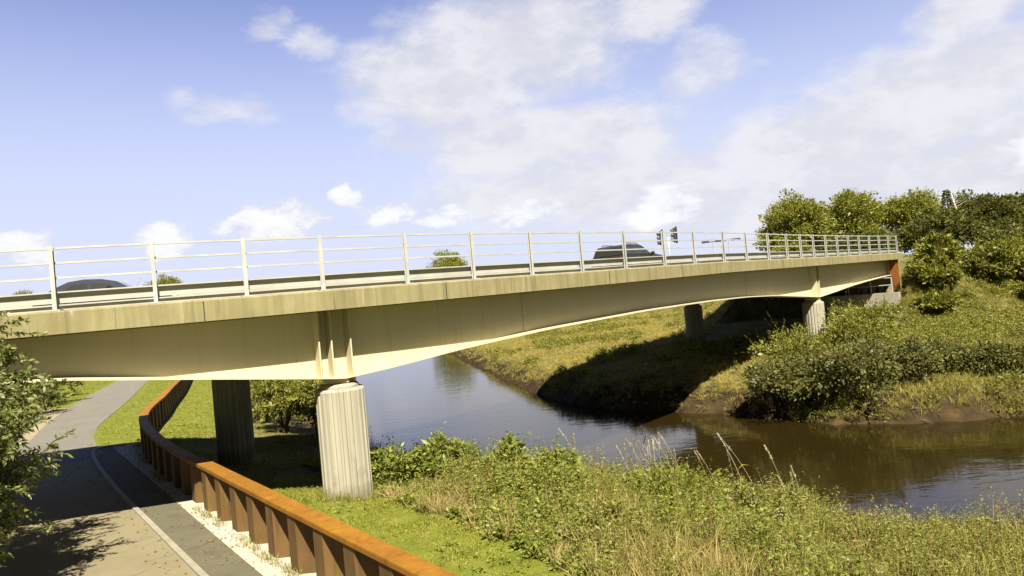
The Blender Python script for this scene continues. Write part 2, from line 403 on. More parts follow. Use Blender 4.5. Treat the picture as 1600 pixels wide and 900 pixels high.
def build_bridge():
    b = empty('road_bridge', (0, 0, 0), 0, 'long curved road bridge on round fluted piers with cream steel girders and stained concrete edge', 'bridge')
    # edge beams (near one is the broad stained concrete band)
    m = MB(); sweep(m, lambda x: [(0, ztop(x) - .45), (.5, ztop(x) - .45), (.5, ztop(x)), (.03, ztop(x)), (0, ztop(x) - .03)], XS)
    eb = m.build('edge_beam', MAT['concrete'], b)
    for x in (-15.6, -11.2, -6.35, -1.65, 3.1, 8.2, 13.2, 18.3, 23.3):
        p, t, n = frame(x); m = MB()
        m.box((p.x - n.x * .001, p.y - n.y * .001, ztop(x) - .24), (.022, .008, .40), (t, n, Vector((0, 0, 1)))); m.build('joint_seal', MAT['black'], eb)
    m = MB(); sweep(m, rect(W_DECK - .5, W_DECK, lambda x: ztop(x) - .45, lambda x: ztop(x)), XS)
    m.build('edge_beam', MAT['concrete'], b)
    m = MB(); sweep(m, rect(.503, W_DECK - .503, lambda x: ztop(x) - .47, lambda x: ztop(x) - .24), XS)
    m.build('deck_slab', MAT['concrete'], b)
    m = MB(); sweep(m, rect(1.4, W_DECK - 1.4, lambda x: ztop(x) - .237, lambda x: ztop(x) - .20), XS)
    m.build('carriageway', MAT['deck_asphalt'], b)
    # girders
    for o, st_side in ((.92, -1), (W_DECK - 1.2, 1)):
        xs = [x for x in XS]
        m = MB(); sweep(m, lambda x: [(o - .012, zbs(x) + .045), (o + .012, zbs(x) + .045), (o + .012, ztop(x) - .472), (o - .012, ztop(x) - .472)], xs)
        g = m.build('girder', MAT['paint'], b)
        m = MB(); sweep(m, rect(o - .38, o + .38, lambda x: zbs(x), lambda x: zbs(x) + .043), xs)
        m.build('bottom_flange', MAT['paint'], g)
        for px in (-3.80, 17.58):
            for dx in ((-.42, -.17, .22) if px < 0 else (-.2, .2)):
                x = px + dx * (1 if px < 0 else .7)
                p, t, n = frame(x); m = MB()
                z0 = zbs(x) + .046; z1 = ztop(x) - .475
                for sgn in (-1, 1):
                    m.box((p.x + n.x * (o + sgn * .188), p.y + n.y * (o + sgn * .188), (z0 + z1) / 2), (.03, .345, z1 - z0), (t, n, Vector((0, 0, 1))))
                m.build('stiffener', MAT['paint'], g)
        for x in (1.0, 11.6, 22.2, -12.5):
            p, t, n = frame(x); m = MB()
            z0 = zbs(x) + .06; z1 = ztop(x) - .49
            for sgn in (-1, 1):
                m.box((p.x + n.x * (o + sgn * .024), p.y + n.y * (o + sgn * .024), (z0 + z1) / 2), (.34, .02, z1 - z0), (t, n, Vector((0, 0, 1))))
            m.build('splice_plate', MAT['paint'], g)
    # cross bracing between the two girders
    for x in np.arange(-22, 28, 3.6):
        a = at(x, .97, ztop(x) - .75); c = at(x, W_DECK - 1.25, ztop(x) - .75)
        m = MB(); m.tube([a, c], [.07, .07], 6)
        m.build('cross_brace', MAT['paint'], b)
    # piers
    for (px, py, ztp, zb) in ((-4.329, 16.891, 2.43, -.3), (16.9, 39.93, 2.42, -1.2), (-9.5, 23.2, 2.43, -.3), (11.7, 46.2, 2.6, -1.5)):
        m = MB()
        def rf(r, w): return r - .035 * max(0, math.cos(w * 22)) ** .7 * (1 if r > .5 else 0)
        m.lathe([(.58, zb), (.58, ztp - .06), (.54, ztp)], (px, py, 0), 176, rf)
        p = m.build('pier', MAT['pier'], b)
        m = MB(); m.lathe([(.46, ztp + .002), (.46, ztp + .05), (.42, ztp + .10), (.3, ztp + .125)], (px, py, 0), 32)
        m.build('bearing_plinth', MAT['pier'], p, smooth=False)
        m = MB(); m.box((px, py, ztp + .18), (.60, .60, .11)); m.build('bearing', MAT['paint'], p, bevel=.01)
    return b

def build_parapet(front=True):
    o = .20 if front else W_DECK - .20
    sg = 1 if front else -1
    lab = ('pale metal railing above a double barrier beam on the near edge of the bridge' if front else
           'low pale safety barrier along the far edge of the bridge deck')
    t_ = empty('bridge_railing' if front else 'safety_barrier', at(-9, o, ztop(-9)), 0, lab, 'railing' if front else 'safety barrier')
    t_.location = (0, 0, 0)
    xs = XS
    px = [-8.78 - 1.62 * k for k in range(1, 11)][::-1] + [-8.78, -7.13, -5.57, -4.15, -2.41, -.84, .75, 2.35, 3.97, 5.70, 7.25, 9.03, 10.6, 12.35, 14.0]
    x = 14.0
    while x < X_END - 1.5:
        s = slope(x); x += 2.08 / math.hypot(1, s); px.append(x)
    H = 1.25 if front else .62
    if front:
        for zc in (1.225, .935, .645):
            m = MB(); sweep(m, rect(o + .06 * sg, o + .115 * sg, lambda x: ztop(x) + zc - .020, lambda x: ztop(x) + zc + .020), xs)
            m.build('rail', MAT['rail'], t_)
    # barrier: two stacked beams, each with a projecting top lip
    for z0, z1 in ((.150, .375), (.012, .125)) if front else ((.36, .60),):
        q = .12 if front else .05
        lip = .085 if z0 > .1 else .05
        m = MB()
        sweep(m, lambda x: [(o + q * sg, ztop(x) + z0), (o + (q + .05) * sg, ztop(x) + z0), (o + (q + .05) * sg, ztop(x) + z1),
                            (o + (q - lip) * sg, ztop(x) + z1), (o + (q - lip) * sg, ztop(x) + z1 - .028), (o + q * sg, ztop(x) + z1 - .028)], xs)
        m.build('barrier_beam', MAT['barrier'], t_)
    for x in px:
        p, t, n = frame(x); m = MB()
        zt = ztop(x); ax = (t, n, Vector((0, 0, 1)))
        def c(oo, z): return (p.x + n.x * oo, p.y + n.y * oo, z)
        # I-section post: two flanges and a web, on a base plate
        m.box(c(o - .045 * sg, zt + H / 2 + .02), (.075, .012, H - .02), ax)
        m.box(c(o + .035 * sg, zt + H / 2 + .02), (.075, .012, H - .02), ax)
        m.box(c(o - .005 * sg, zt + H / 2 + .02), (.012, .067, H - .02), ax)
        m.box(c(o - .01 * sg, zt + .015), (.22, .24, .024), ax)
        m.build('post', MAT['rail'], t_)

def build_abutment():
    dr = Vector((.68, .733, 0)).normalized(); n = Vector((-dr.y, dr.x, 0)); up = Vector((0, 0, 1))
    ax = (n, dr, up)
    base = Vector((28.25, 50.73, 0))
    def P(l, a, z): return base + n * l + dr * a + up * z
    t = empty('abutment', (0, 0, 0), 0, 'pale concrete abutment wall under the far right end of the bridge', 'abutment')
    m = MB(); m.box(P(2.6, -2.95, 1.0), (5.8, .45, 2.4), ax); m.build('breast_wall', MAT['abut'], t, bevel=.015)
    m = MB(); m.box(P(5.6, .35, 2.95), (10.0, .5, 2.9), ax); m.build('back_wall', MAT['abut'], t)
    for l in (.6, 2.6, 4.6):
        m = MB(); m.box(P(l, -3.188, 1.15), (.03, .03, 2.0), ax); m.build('joint_strip', MAT['concrete'], t)
    h = empty('handrail', (0, 0, 0), 0, 'short tubular handrail on top of the abutment wall', 'handrail')
    for l in (.15, 1.5, 3.0, 4.5):
        m = MB(); m.tube([P(l, -2.9, 2.2), P(l, -2.9, 3.22)], [.045, .045], 8); m.build('post', MAT['rail'], h)
    for z in (2.72, 3.22):
        m = MB(); m.tube([P(.15, -2.9, z), P(4.5, -2.9, z)], [.035, .035], 8); m.build('rail', MAT['rail'], h)
    # rusty steel columns at the end of the deck: H section
    for l, a, w, z0, z1, lab in ((.38, -1.0, .46, 1.6, 4.43, 'orange rusted steel column under the far end of the deck beside the shrubs'),
                              (3.1, -1.6, .5, 2.0, 4.2, 'smaller rusted steel column in the shade behind the abutment handrail')):
        c = empty('steel_column', P(l, a, z0), 0, lab, 'column', 'rusted steel columns under the bridge end')
        c.location = (0, 0, 0)
        m = MB()
        m.box(P(l, a - .22, (z0 + z1) / 2), (w, .03, z1 - z0), ax)
        m.box(P(l, a + .22, (z0 + z1) / 2), (w, .03, z1 - z0), ax)
        m.box(P(l, a, (z0 + z1) / 2), (.03, .41, z1 - z0), ax)
        m.build('shaft', MAT['rust_column'], c)
        m = MB(); m.box(P(l, a, z1 + .017), (w + .1, .6, .03), ax); m.build('head_plate', MAT['rust_column'], c)

# ------------------------------------------------------------------ terrain
NEARB = np.array([(160, -60), (40, -1), (20, 9.2), (11, 13.0), (7.3, 14.8), (5, 17), (3, 19.5), (0, 21.5), (-3.5, 24), (-6.6, 28), (-9, 38), (-14, 60), (-22, 95), (-40, 150), (-90, 260), (-400, 700)], float)
FARB = np.array([(200, -30), (60, 12), (30, 22), (21, 25.2), (18.3, 25.7), (14.4, 26.2), (11.9, 27.2), (9.4, 30.4), (7.4, 32.4), (4.2, 35.3), (1.6, 40.2), (-1.6, 53.9), (-8.6, 87.3), (-24, 150), (-70, 260), (-360, 720)], float)
def seg_dist(X, Y, P):
    best = np.full(X.shape, 1e9)
    for a, b in zip(P[:-1], P[1:]):
        d = b - a; L = d @ d
        t = np.clip(((X - a[0]) * d[0] + (Y - a[1]) * d[1]) / L, 0, 1)
        best = np.minimum(best, np.hypot(X - a[0] - t * d[0], Y - a[1] - t * d[1]))
    return best
POLY = np.concatenate([NEARB, FARB[::-1]])
def inside(X, Y, P):
    r = np.zeros(X.shape, bool); n = len(P); j = n - 1
    for i in range(n):
        xi, yi = P[i]; xj, yj = P[j]
        c = ((yi > Y) != (yj > Y)) & (X < (xj - xi) * (Y - yi) / (yj - yi + 1e-12) + xi)
        r ^= c; j = i
    return r
DIR = np.array([.68, .733]) / math.hypot(.68, .733); NRM = np.array([-DIR[1], DIR[0]])
WATER_Z = -1.8
FENCE = [(2.0, 4.3), (-1.32, 8.53), (-4.66, 12.78), (-8.0, 17.1), (-10.6, 20.6), (-12.9, 24.1), (-14.4, 26.9), (-15.5, 29.6), (-16.6, 32.6), (-18.6, 37.6), (-21.6, 45.2), (-27, 58), (-33, 72)]
def fence_x(Y):
    F = np.array(FENCE)[::1]; return np.interp(Y, F[:, 1], F[:, 0])
def terrain(X, Y):
    X = np.asarray(X, float); Y = np.asarray(Y, float)
    dn = seg_dist(X, Y, NEARB); df = seg_dist(X, Y, FARB); ins = inside(X, Y, POLY)
    wob = (fbm(X * .9, Y * .9, 3) - .45) * 1.1
    near = dn < df
    zn = np.interp(dn + wob * .6, [-1, 0, .5, 2, 4, 7, 9], [-2.1, -1.75, -1.25, -1.0, -.6, -.06, 0])
    zf = np.interp(df + wob * 1.2, [-1, 0, .5, 1.3, 4, 8, 14, 40], [-2.2, -1.82, -1.3, -.8, -.45, -.1, .15, .4])
    zf = zf + np.where(df > 1, (fbm(X * .35, Y * .35, 8) - .45) * np.clip((df - 1) / 6, 0, 1) * .7, 0)
    z = np.where(near, zn, zf)
    z = np.where(ins, -1.9 - np.minimum(dn, df) * .35, z)
    z = np.maximum(z, -3.2)
    # lumpy lawn only on the river side of the steel fence
    lawn = near & ~ins & (X > fence_x(Y) + .8)
    z = z + np.where(lawn, (fbm(X * .6, Y * .6, 21) - .45) * .16 * np.clip((X - fence_x(Y) - .8) / 2, 0, 1), 0)
    # road embankments beyond both bridge ends
    ex, ey = 28.25 + NRM[0] * 5.25 + DIR[0] * 5.2, 50.73 + NRM[1] * 5.25 + DIR[1] * 5.2
    axis = np.array([(ex, ey), (ex + DIR[0] * 400, ey + DIR[1] * 400)])
    d = seg_dist(X, Y, axis)
    e = 4.55 - np.maximum(0, d - 6.3) / 1.9 + (fbm(X * .3, Y * .3, 33) - .45) * np.clip((d - 6) / 3, 0, 1) * 1.0
    a = (X - 28.25) * DIR[0] + (Y - 50.73) * DIR[1]; l = (X - 28.25) * NRM[0] + (Y - 50.73) * NRM[1]
    e = np.where((l > -.9) & (l < 11.4) & (a < -2.6), np.minimum(e, .78), e)
    e = np.where((l > -.4) & (l < 11.0) & (a >= -2.6) & (a < .3), np.minimum(e, 2.1), e)
    e = np.where((d < 6.5) & (a > .3), 4.55, e)
    lx, ly = -33.0, Y_LEFT + S_LEFT * (-33 + 9)
    dl = seg_dist(X, Y, np.array([(lx - 1.6, ly + 5), (lx - 300, ly + 5 - 300 * S_LEFT)]))
    el = 4.5 - np.maximum(0, dl - 6.3) / 1.8
    z = np.where(ins, z, np.maximum(z, np.maximum(e, el)))
    # gentle relief far away
    far = np.clip((np.hypot(X, Y) - 160) / 500, 0, 1)
    z = z + np.where(ins, 0, far * (fbm(X * .004, Y * .004, 41) - .3) * 9)
    return z

def grid_axis(lo, hi, flo, fhi, step):
    a = list(np.arange(flo, fhi + step / 2, step)); s = step; x = a[-1]
    while x < hi: s *= 1.16; x += s; a.append(x)
    s = step; x = flo; pre = []
    while x > lo: s *= 1.16; x -= s; pre.append(x)
    return np.array(pre[::-1] + a)
def build_ground():
    gx = grid_axis(-2200, 2200, -42, 58, .4); gy = grid_axis(-600, 3200, -4, 84, .4)
    X, Y = np.meshgrid(gx, gy); Z = terrain(X, Y)
    V = np.stack([X, Y, Z], -1).reshape(-1, 3)
    nx, ny = len(gx), len(gy)
    i = np.arange(nx - 1)[None, :] + nx * np.arange(ny - 1)[:, None]
    F = np.stack([i, i + 1, i + nx + 1, i + nx], -1).reshape(-1, 4)
    me = mesh_np('ground', V, F, True)
    # growth type: 0 mown lawn, 1 rough grass
    dn = seg_dist(X, Y, NEARB); df = seg_dist(X, Y, FARB)
    rough = np.where(df < dn, 1.0, np.clip(1 - (dn - 4.5) / 2.5 + (fbm(X * .5, Y * .5, 5) - .45) * 1.2, 0, 1))
    rough = np.maximum(rough, np.clip((Y - 70) / 30, 0, 1))
    at_ = me.attributes.new('rough', 'FLOAT', 'POINT'); at_.data.foreach_set('value', rough.ravel().astype(np.float32))
    o = link('ground', me, MAT['ground']); tag(o, 'grassy ground sloping to muddy river banks', 'ground', None, 'structure')
    m = MB(); m.add([(-700, -300, WATER_Z), (700, -300, WATER_Z), (700, 1200, WATER_Z), (-700, 1200, WATER_Z)], [(0, 1, 2, 3)])
    o = m.build('river', MAT['water']); tag(o, 'murky brown river reflecting the sky', 'river', None, 'structure')

def strip(name, L, R, z, mat, label, cat, n=160, th=None):
    """ribbon between two polylines"""
    def resample(P):
        P = np.array(P, float)
        # Catmull-Rom then even steps
        Q = np.vstack([2 * P[0] - P[1], P, 2 * P[-1] - P[-2]]); out = []
        for i in range(1, len(Q) - 2):
            for t in np.linspace(0, 1, 16, endpoint=False):
                p0, p1, p2, p3 = Q[i - 1], Q[i], Q[i + 1], Q[i + 2]
                out.append(.5 * (2 * p1 + (p2 - p0) * t + (2 * p0 - 5 * p1 + 4 * p2 - p3) * t ** 2 + (3 * p1 - p0 - 3 * p2 + p3) * t ** 3))
        out = np.array(out + [P[-1]])
        s = np.r_[0, np.cumsum(np.hypot(*np.diff(out, axis=0).T))]
        u = np.linspace(0, s[-1], n)
        return np.stack([np.interp(u, s, out[:, 0]), np.interp(u, s, out[:, 1])], -1)
    A, B = resample(L), resample(R)
    m = MB(); vs = []; fs = []
    for a, b in zip(A, B): vs += [(a[0], a[1], z), (b[0], b[1], z)]
    for i in range(n - 1): fs.append((2 * i, 2 * i + 1, 2 * i + 3, 2 * i + 2))
    if th:
        k = len(vs); vs += [(x, y, zz - th) for x, y, zz in vs]
        for i in range(n - 1):
            fs.append((2 * i, 2 * i + 2, k + 2 * i + 2, k + 2 * i)); fs.append((2 * i + 1, k + 2 * i + 1, k + 2 * i + 3, 2 * i + 3))
    m.add(vs, fs)
    return tag(m.build(name, mat), label, cat, None, 'structure')

def build_paths():
    K = [(2.0, 2.2), (-1.0, 5.9), (-5.64, 11.91), (-9.68, 17.15), (-12.47, 20.88), (-14.87, 24.3), (-15.75, 25.8)]
    G = [(3.1, 2.2), (0.0, 5.75), (-4.52, 11.66), (-8.8, 17.41), (-11.9, 21.6), (-14.2, 24.7), (-15.3, 26.2)]
    FE = [(4.2, 2.9), (-1.0, 8.8), (-4.45, 13.0), (-7.9, 17.25), (-10.5, 20.75), (-12.75, 24.2), (-14.3, 27.0)]
    strip('gravel_margin', G, FE, .008, MAT['gravel_white'], 'white gravel margin along the foot of the rusty fence', 'gravel margin')
    strip('cycle_path', K, G, .014, MAT['cycle_asphalt'], 'grey asphalt path between kerb and white gravel', 'path')
    TL = [(-8.5, 1.0), (-11.0, 6.0), (-12.5, 11.5), (-14.2, 17), (-17.6, 24), (-22.6, 33.5)]
    TR = [(2.1, 2.25), (-.85, 6.0), (-5.5, 12.0), (-9.55, 17.25), (-12.35, 21.0), (-15.65, 25.95)]
    strip('access_track', TL + [(-24.6, 37.5)], TR + [(-17.3, 28.3), (-19.3, 32.0)], .011, MAT['track_surface'], 'light tan track running under the bridge', 'track')
    strip('far_path', [(-17.0, 23.2), (-20.6, 29.0), (-24.1, 35.8), (-29.6, 48), (-36.4, 65), (-46, 90), (-60, 120)],
          [(-14.6, 24.6), (-16.9, 27.8), (-19.3, 32.0), (-24.4, 44), (-32.3, 62.3), (-41.5, 87), (-55, 117)], .02, MAT['far_asphalt'], 'sunlit grey path curving away beyond the bridge shadow', 'path')
    strip('sandy_verge', [(-21.9, 29.5), (-25.2, 35.8), (-28.4, 42)], [(-20.2, 28.6), (-24.0, 35.8), (-26.9, 42)], .024, MAT['sandy_soil'], 'bare sandy verge beside the far path', 'verge')
    Kin = [(x + .05, y + .035) for x, y in K]
    strip('kerb', [(x - .04, y - .03) for x, y in K], Kin, .05, MAT['kerb'], 'thin pale concrete kerb dividing track and asphalt path', 'kerb', 200, .06)
    strip('kerb_return', [(-15.83, 25.75), (-15.75, 26.25), (-15.2, 26.42), (-14.9, 26.3)], [(-15.7, 25.75), (-15.62, 26.12), (-15.2, 26.28), (-14.95, 26.18)], .045, MAT['kerb'], 'curved end of the pale kerb in the bridge shadow', 'kerb', 40, .06)

# ------------------------------------------------------------------ steel fence
def build_fence():
    t = empty('sheet_pile_fence', (0, 0, 0), 0, 'rust brown sheet pile fence with broad orange steel cap following the path', 'fence')
    P = np.array(FENCE, float)
    Q = np.vstack([2 * P[0] - P[1], P, 2 * P[-1] - P[-2]]); out = []
    for i in range(1, len(Q) - 2):
        for s in np.linspace(0, 1, 24, endpoint=False):
            p0, p1, p2, p3 = Q[i - 1], Q[i], Q[i + 1], Q[i + 2]
            out.append(.5 * (2 * p1 + (p2 - p0) * s + (2 * p0 - 5 * p1 + 4 * p2 - p3) * s ** 2 + (3 * p1 - p0 - 3 * p2 + p3) * s ** 3))
    out = np.array(out + [P[-1]])
    S = np.r_[0, np.cumsum(np.hypot(*np.diff(out, axis=0).T))]
    def pos(s):
        x = np.interp(s, S, out[:, 0]); y = np.interp(s, S, out[:, 1])
        e = .05; dx = np.interp(s + e, S, out[:, 0]) - np.interp(s - e, S, out[:, 0]); dy = np.interp(s + e, S, out[:, 1]) - np.interp(s - e, S, out[:, 1])
        L = math.hypot(dx, dy); return np.array([x, y]), np.array([dx / L, dy / L])
    def hgt(s): return .93 + .12 * float(np.interp(s, [18, 32], [0, 1]))
    pitch = 1.1; n = int(S[-1] / pitch)
    prof = [(0, -.125), (.35, -.125), (.55, .125), (.90, .125), (1.1, -.125)]
    for k in range(n):
        m = MB(); vs = []; fs = []
        zt = hgt(k * pitch)
        fr = []; bk = []
        for u, o in prof:
            s = k * pitch + u; p, d = pos(min(s, S[-1] - .06)); nn = np.array([-d[1], d[0]])
            fr.append(p + nn * (o + .012)); bk.append(p + nn * (o - .012))
        q = len(prof)
        for a in (fr, bk):
            for p in a: vs.append((p[0], p[1], -.25))
            for p in a: vs.append((p[0], p[1], zt))
        for i in range(q - 1):
            fs.append((i, i + 1, q + i + 1, q + i)); fs.append((2 * q + i, 3 * q + i, 3 * q + i + 1, 2 * q + i + 1))
        fs += [(0, q, 3 * q, 2 * q), (q - 1, 3 * q - 1, 4 * q - 1, 2 * q - 1)]
        m.add(vs, fs); m.build('sheet_pile', MAT['rust_sheet'], t)
    sb = float(S[np.argmin(np.hypot(out[:, 0] + 7.95, out[:, 1] - 17.03))]); seg = sb / 3; s0 = 0.0
    while s0 < S[-1] - .2:
        near = s0 < sb - .5; hw = .165 if near else .15
        s1 = min(s0 + seg - .012, S[-1] - .06); m = MB(); vs = []; fs = []
        ss = np.linspace(s0, s1, 14)
        for s in ss:
            p, d = pos(s); nn = np.array([-d[1], d[0]]); zt = hgt(s) + (.004 if near else -.045)
            for o, z in ((-hw, zt), (-hw, zt + .085), (hw, zt + .085), (hw, zt)):
                vs.append((p[0] + nn[0] * o, p[1] + nn[1] * o, z))
        for i in range(len(ss) - 1):
            for j in range(4):
                j2 = (j + 1) % 4; fs.append((4 * i + j, 4 * i + j2, 4 * i + 4 + j2, 4 * i + 4 + j))
        fs += [(0, 1, 2, 3), tuple(4 * (len(ss) - 1) + j for j in (3, 2, 1, 0))]
        m.add(vs, fs); m.build('cap_rail', MAT['rust_cap'], t, bevel=.008)
        s0 += seg

# ------------------------------------------------------------------ foliage
def unit(v): return v / (np.linalg.norm(v, axis=-1, keepdims=True) + 1e-9)
def leaf_arrays(P, D, L, Wd, rng, bend=.0, side=None):
    """rhombic leaves: base P, direction D, length L, width Wd"""
    n = len(P); L = np.broadcast_to(L, (n,))[:, None]; Wd = np.broadcast_to(Wd, (n,))[:, None]
    if side is None: side = unit(np.cross(D, rng.normal(size=(n, 3))))
    up = np.array([[0, 0, 1.0]])
    mid = P + D * L * .45 + up * (L * bend * .25)
    tip = P + D * L - up * (L * bend)
    V = np.stack([P, mid + side * Wd * .5, tip, mid - side * Wd * .5], 1).reshape(-1, 3)
    F = np.arange(4 * n).reshape(n, 4)
    return V, F
def join(parts):
    V = []; F = []; k = 0
    for v, f in parts:
        V.append(v); F.append(f + k); k += len(v)
    return np.concatenate(V), np.concatenate(F)

def crown_arrays(lobes, nclump, per, csize, leaf, rng, aspect=.6, droop=.15, fill=.35, shoot=1.0):
    """lobes: list of (cx,cy,cz,rx,ry,rz). Clumps sit mostly near lobe surfaces, leaves face outwards."""
    lobes = np.array(lobes, float); vol = (lobes[:, 3] * lobes[:, 4] * lobes[:, 5]) ** (2 / 3)
    pick = rng.choice(len(lobes), nclump, p=vol / vol.sum())
    d = unit(rng.normal(size=(nclump, 3))); d[:, 2] = np.where(d[:, 2] < -.35, -d[:, 2] * .5, d[:, 2]); d = unit(d)
    r = np.where(rng.random(nclump) < fill, rng.uniform(.25, .85, nclump), rng.uniform(.82, 1.08, nclump))
    C = lobes[pick, :3] + d * lobes[pick, 3:] * r[:, None]
    cs = csize * rng.uniform(.55, 1.3, nclump)
    k = np.repeat(np.arange(nclump), per); n = len(k)
    off = unit(rng.normal(size=(n, 3))) * (rng.random(n) ** .5)[:, None] * cs[k][:, None]
    off[:, 2] *= .7
    P = C[k] + off
    D = unit(off + d[k] * cs[k][:, None] * .6 + rng.normal(size=(n, 3)) * cs[k][:, None] * .5)
    D[:, 2] -= droop; D = unit(D)
    L = leaf * rng.lognormal(0, .38, n)
    a1 = leaf_arrays(P, D, L, L * aspect, rng)
    # young shoots that stick out of the clumps
    m = nclump * 2; j = rng.integers(0, nclump, m); sd = unit(d[j] + rng.normal(size=(m, 3)) * .45 + np.array([0, 0, .35]))
    sl = cs[j] * rng.uniform(.9, 2.1, m) * shoot; q = 12; kk = np.repeat(np.arange(m), q); tt = np.tile(np.linspace(.15, 1, q), m)
    P2 = C[j][kk] + sd[kk] * (sl[kk] * tt)[:, None]
    D2 = unit(sd[kk] * .7 + rng.normal(size=(len(kk), 3)) * .6)
    L2 = leaf * rng.uniform(.5, 1.15, len(kk)) * (1.15 - .5 * tt)
    a2 = leaf_arrays(P2, D2, L2, L2 * aspect, rng)
    return join([a1, a2])

def limbs(mb, base, top, r, lobes, rng, n=8):
    base = Vector(base); top = Vector(top)
    mid = base.lerp(top, .5) + Vector((rng.normal() * .06, rng.normal() * .06, 0)) * (top - base).length
    mb.tube([base, base.lerp(mid, .5), mid, mid.lerp(top, .5), top], [r * 1.25, r, r * .8, r * .55, r * .2], 9)
    for i in range(n):
        l = lobes[i % len(lobes)]
        e = Vector((l[0] + rng.normal() * l[3] * .35, l[1] + rng.normal() * l[4] * .35, l[2] + rng.normal() * l[5] * .3))
        s = base.lerp(top, rng.uniform(.3, .75)); rr = r * rng.uniform(.25, .45)
        mb.tube([s, s.lerp(e, .5) + Vector((0, 0, .12 * (e - s).length)), e], [rr, rr * .7, rr * .25], 6)

def tree(name, x, y, z0, ztp, rad_, leafmat, label, group=None, seed=1, nclump=150, per=80, leaf=.30, flat=1.0, bark='bark'):
    rng = np.random.default_rng(seed)
    h = ztp - z0
    t = empty(name, (x, y, z0), 0, label, 'tree', group)
    lobes = []
    zc = h * .56
    lobes.append((0, 0, zc, rad_ * .72, rad_ * .72, h * .38))
    for i in range(9):
        a = i * 2.4 + rng.uniform(0, .8); zz = rng.uniform(.30, .86); rr = rad_ * rng.uniform(.45, .72) * (1.12 - zz ** 2 * .85)
        s = rad_ * rng.uniform(.30, .48)
        lobes.append((rr * math.cos(a), rr * math.sin(a), h * zz, s, s, s * rng.uniform(.8, 1.1) * flat))
    V, F = crown_arrays(lobes, nclump, per, rad_ * .24, max(leaf, rad_ * .045), rng, shoot=.62)
    V[:, 2] *= h / np.percentile(V[:, 2], 99.8)
    link('crown', mesh_np('crown', V, F), MAT[leafmat], t)
    m = MB(); limbs(m, (0, 0, -.3), (0, 0, h * .8), max(.12, h * .022), lobes, rng); m.build('trunk', MAT[bark], t, smooth=True)
    return t

def shrub(name, x, y, r, h, leafmat, label, group=None, seed=1, z0=None, nclump=60, per=60, leaf=.12, aspect=.5, cat='shrub', lean=(0, 0), ry=None):
    rng = np.random.default_rng(seed)
    if z0 is None: z0 = float(terrain(np.array([x]), np.array([y]))[0])
    t = empty(name, (x, y, z0), 0, label, cat, group)
    ry = ry or r
    lobes = [(lean[0] * .5, lean[1] * .5, h * .45, r * .75, ry * .75, h * .45)]
    for i in range(7):
        a = i * 2.4 + rng.uniform(0, 1); q = rng.uniform(.4, .7); s = rng.uniform(.32, .5)
        lobes.append((lean[0] + r * q * math.cos(a), lean[1] + ry * q * math.sin(a), h * rng.uniform(.25, .78), r * s, ry * s, h * rng.uniform(.2, .3)))
    V, F = crown_arrays(lobes, nclump, per, min(r, h) * .28, leaf, rng, aspect)
    V[:, 2] = np.maximum(V[:, 2], .03)
    link('foliage', mesh_np('foliage', V, F), MAT[leafmat], t)
    m = MB()
    for i in range(6):
        l = lobes[i + 1]; a = rng.uniform(0, 6.28)
        b = Vector((.12 * r * math.cos(a), .12 * r * math.sin(a), -.2)); e = Vector((l[0], l[1], l[2] + l[5] * .3))
        m.tube([b, b.lerp(e, .5) + Vector((0, 0, .1 * h)), e], [.02 + .012 * h, .014 + .008 * h, .006], 6)
    m.build('stems', MAT['bark'], t, smooth=True)
    return t

def willow(x, y, z0):
    rng = np.random.default_rng(77)
    t = empty('willow_bush', (x, y, z0), 0, 'grey green willow bush beside the track at the left edge', 'bush')
    parts = []; m = MB()
    ends = []
    for i in range(112):
        a = rng.uniform(0, 6.283); tilt = rng.uniform(.03, .62); L = rng.uniform(2.2, 5.6) * (1 - tilt * .35)
        b = np.array([.35 * math.cos(a) * rng.random(), .35 * math.sin(a) * rng.random(), -.1])
        d = np.array([math.sin(tilt) * math.cos(a), math.sin(tilt) * math.sin(a), math.cos(tilt)])
        pts = []
        for s in np.linspace(0, 1, 6):
            p = b + d * L * s + np.array([math.cos(a), math.sin(a), 0]) * (s ** 2) * L * .12 - np.array([0, 0, 1]) * (s ** 3) * L * .10
            pts.append(p)
        m.tube(pts, [.035 * (1 - s * .85) for s in np.linspace(0, 1, 6)], 5)
        P = np.array(pts)
        for k in range(int(30 * L / 3)):
            s = rng.uniform(.12, 1.0); p = np.array([np.interp(s, np.linspace(0, 1, 6), P[:, c]) for c in range(3)])
            aa = rng.uniform(0, 6.283); tl = rng.uniform(.35, .95)
            e = np.array([math.cos(aa) * .8, math.sin(aa) * .8, rng.uniform(-.05, .75)])
            ends.append((p, unit(e[None])[0], tl))
    PP = []; DD = []; LL = []
    tw = MB()
    for p, e, tl in ends:
        nl = int(42 * tl / .6)
        s = np.linspace(.08, 1, nl)
        q = p + e * (tl * s)[:, None] - np.array([0, 0, 1]) * (s ** 2 * tl * .25)[:, None]
        rd = unit(rng.normal(size=(nl, 3)))
        D = unit(e * .75 + rd * .75 - np.array([0, 0, .18]))
        PP.append(q); DD.append(D); LL.append(rng.uniform(.07, .15, nl))
    P = np.concatenate(PP); D = np.concatenate(DD); L = np.concatenate(LL)
    V, F = leaf_arrays(P, D, L, L * .33, rng, .12)
    V[:, 2] = np.maximum(V[:, 2], .03)
    link('foliage', mesh_np('foliage', V, F), MAT['leaf_willow'], t)
    m.build('stems', MAT['bark'], t, smooth=True)
    return t

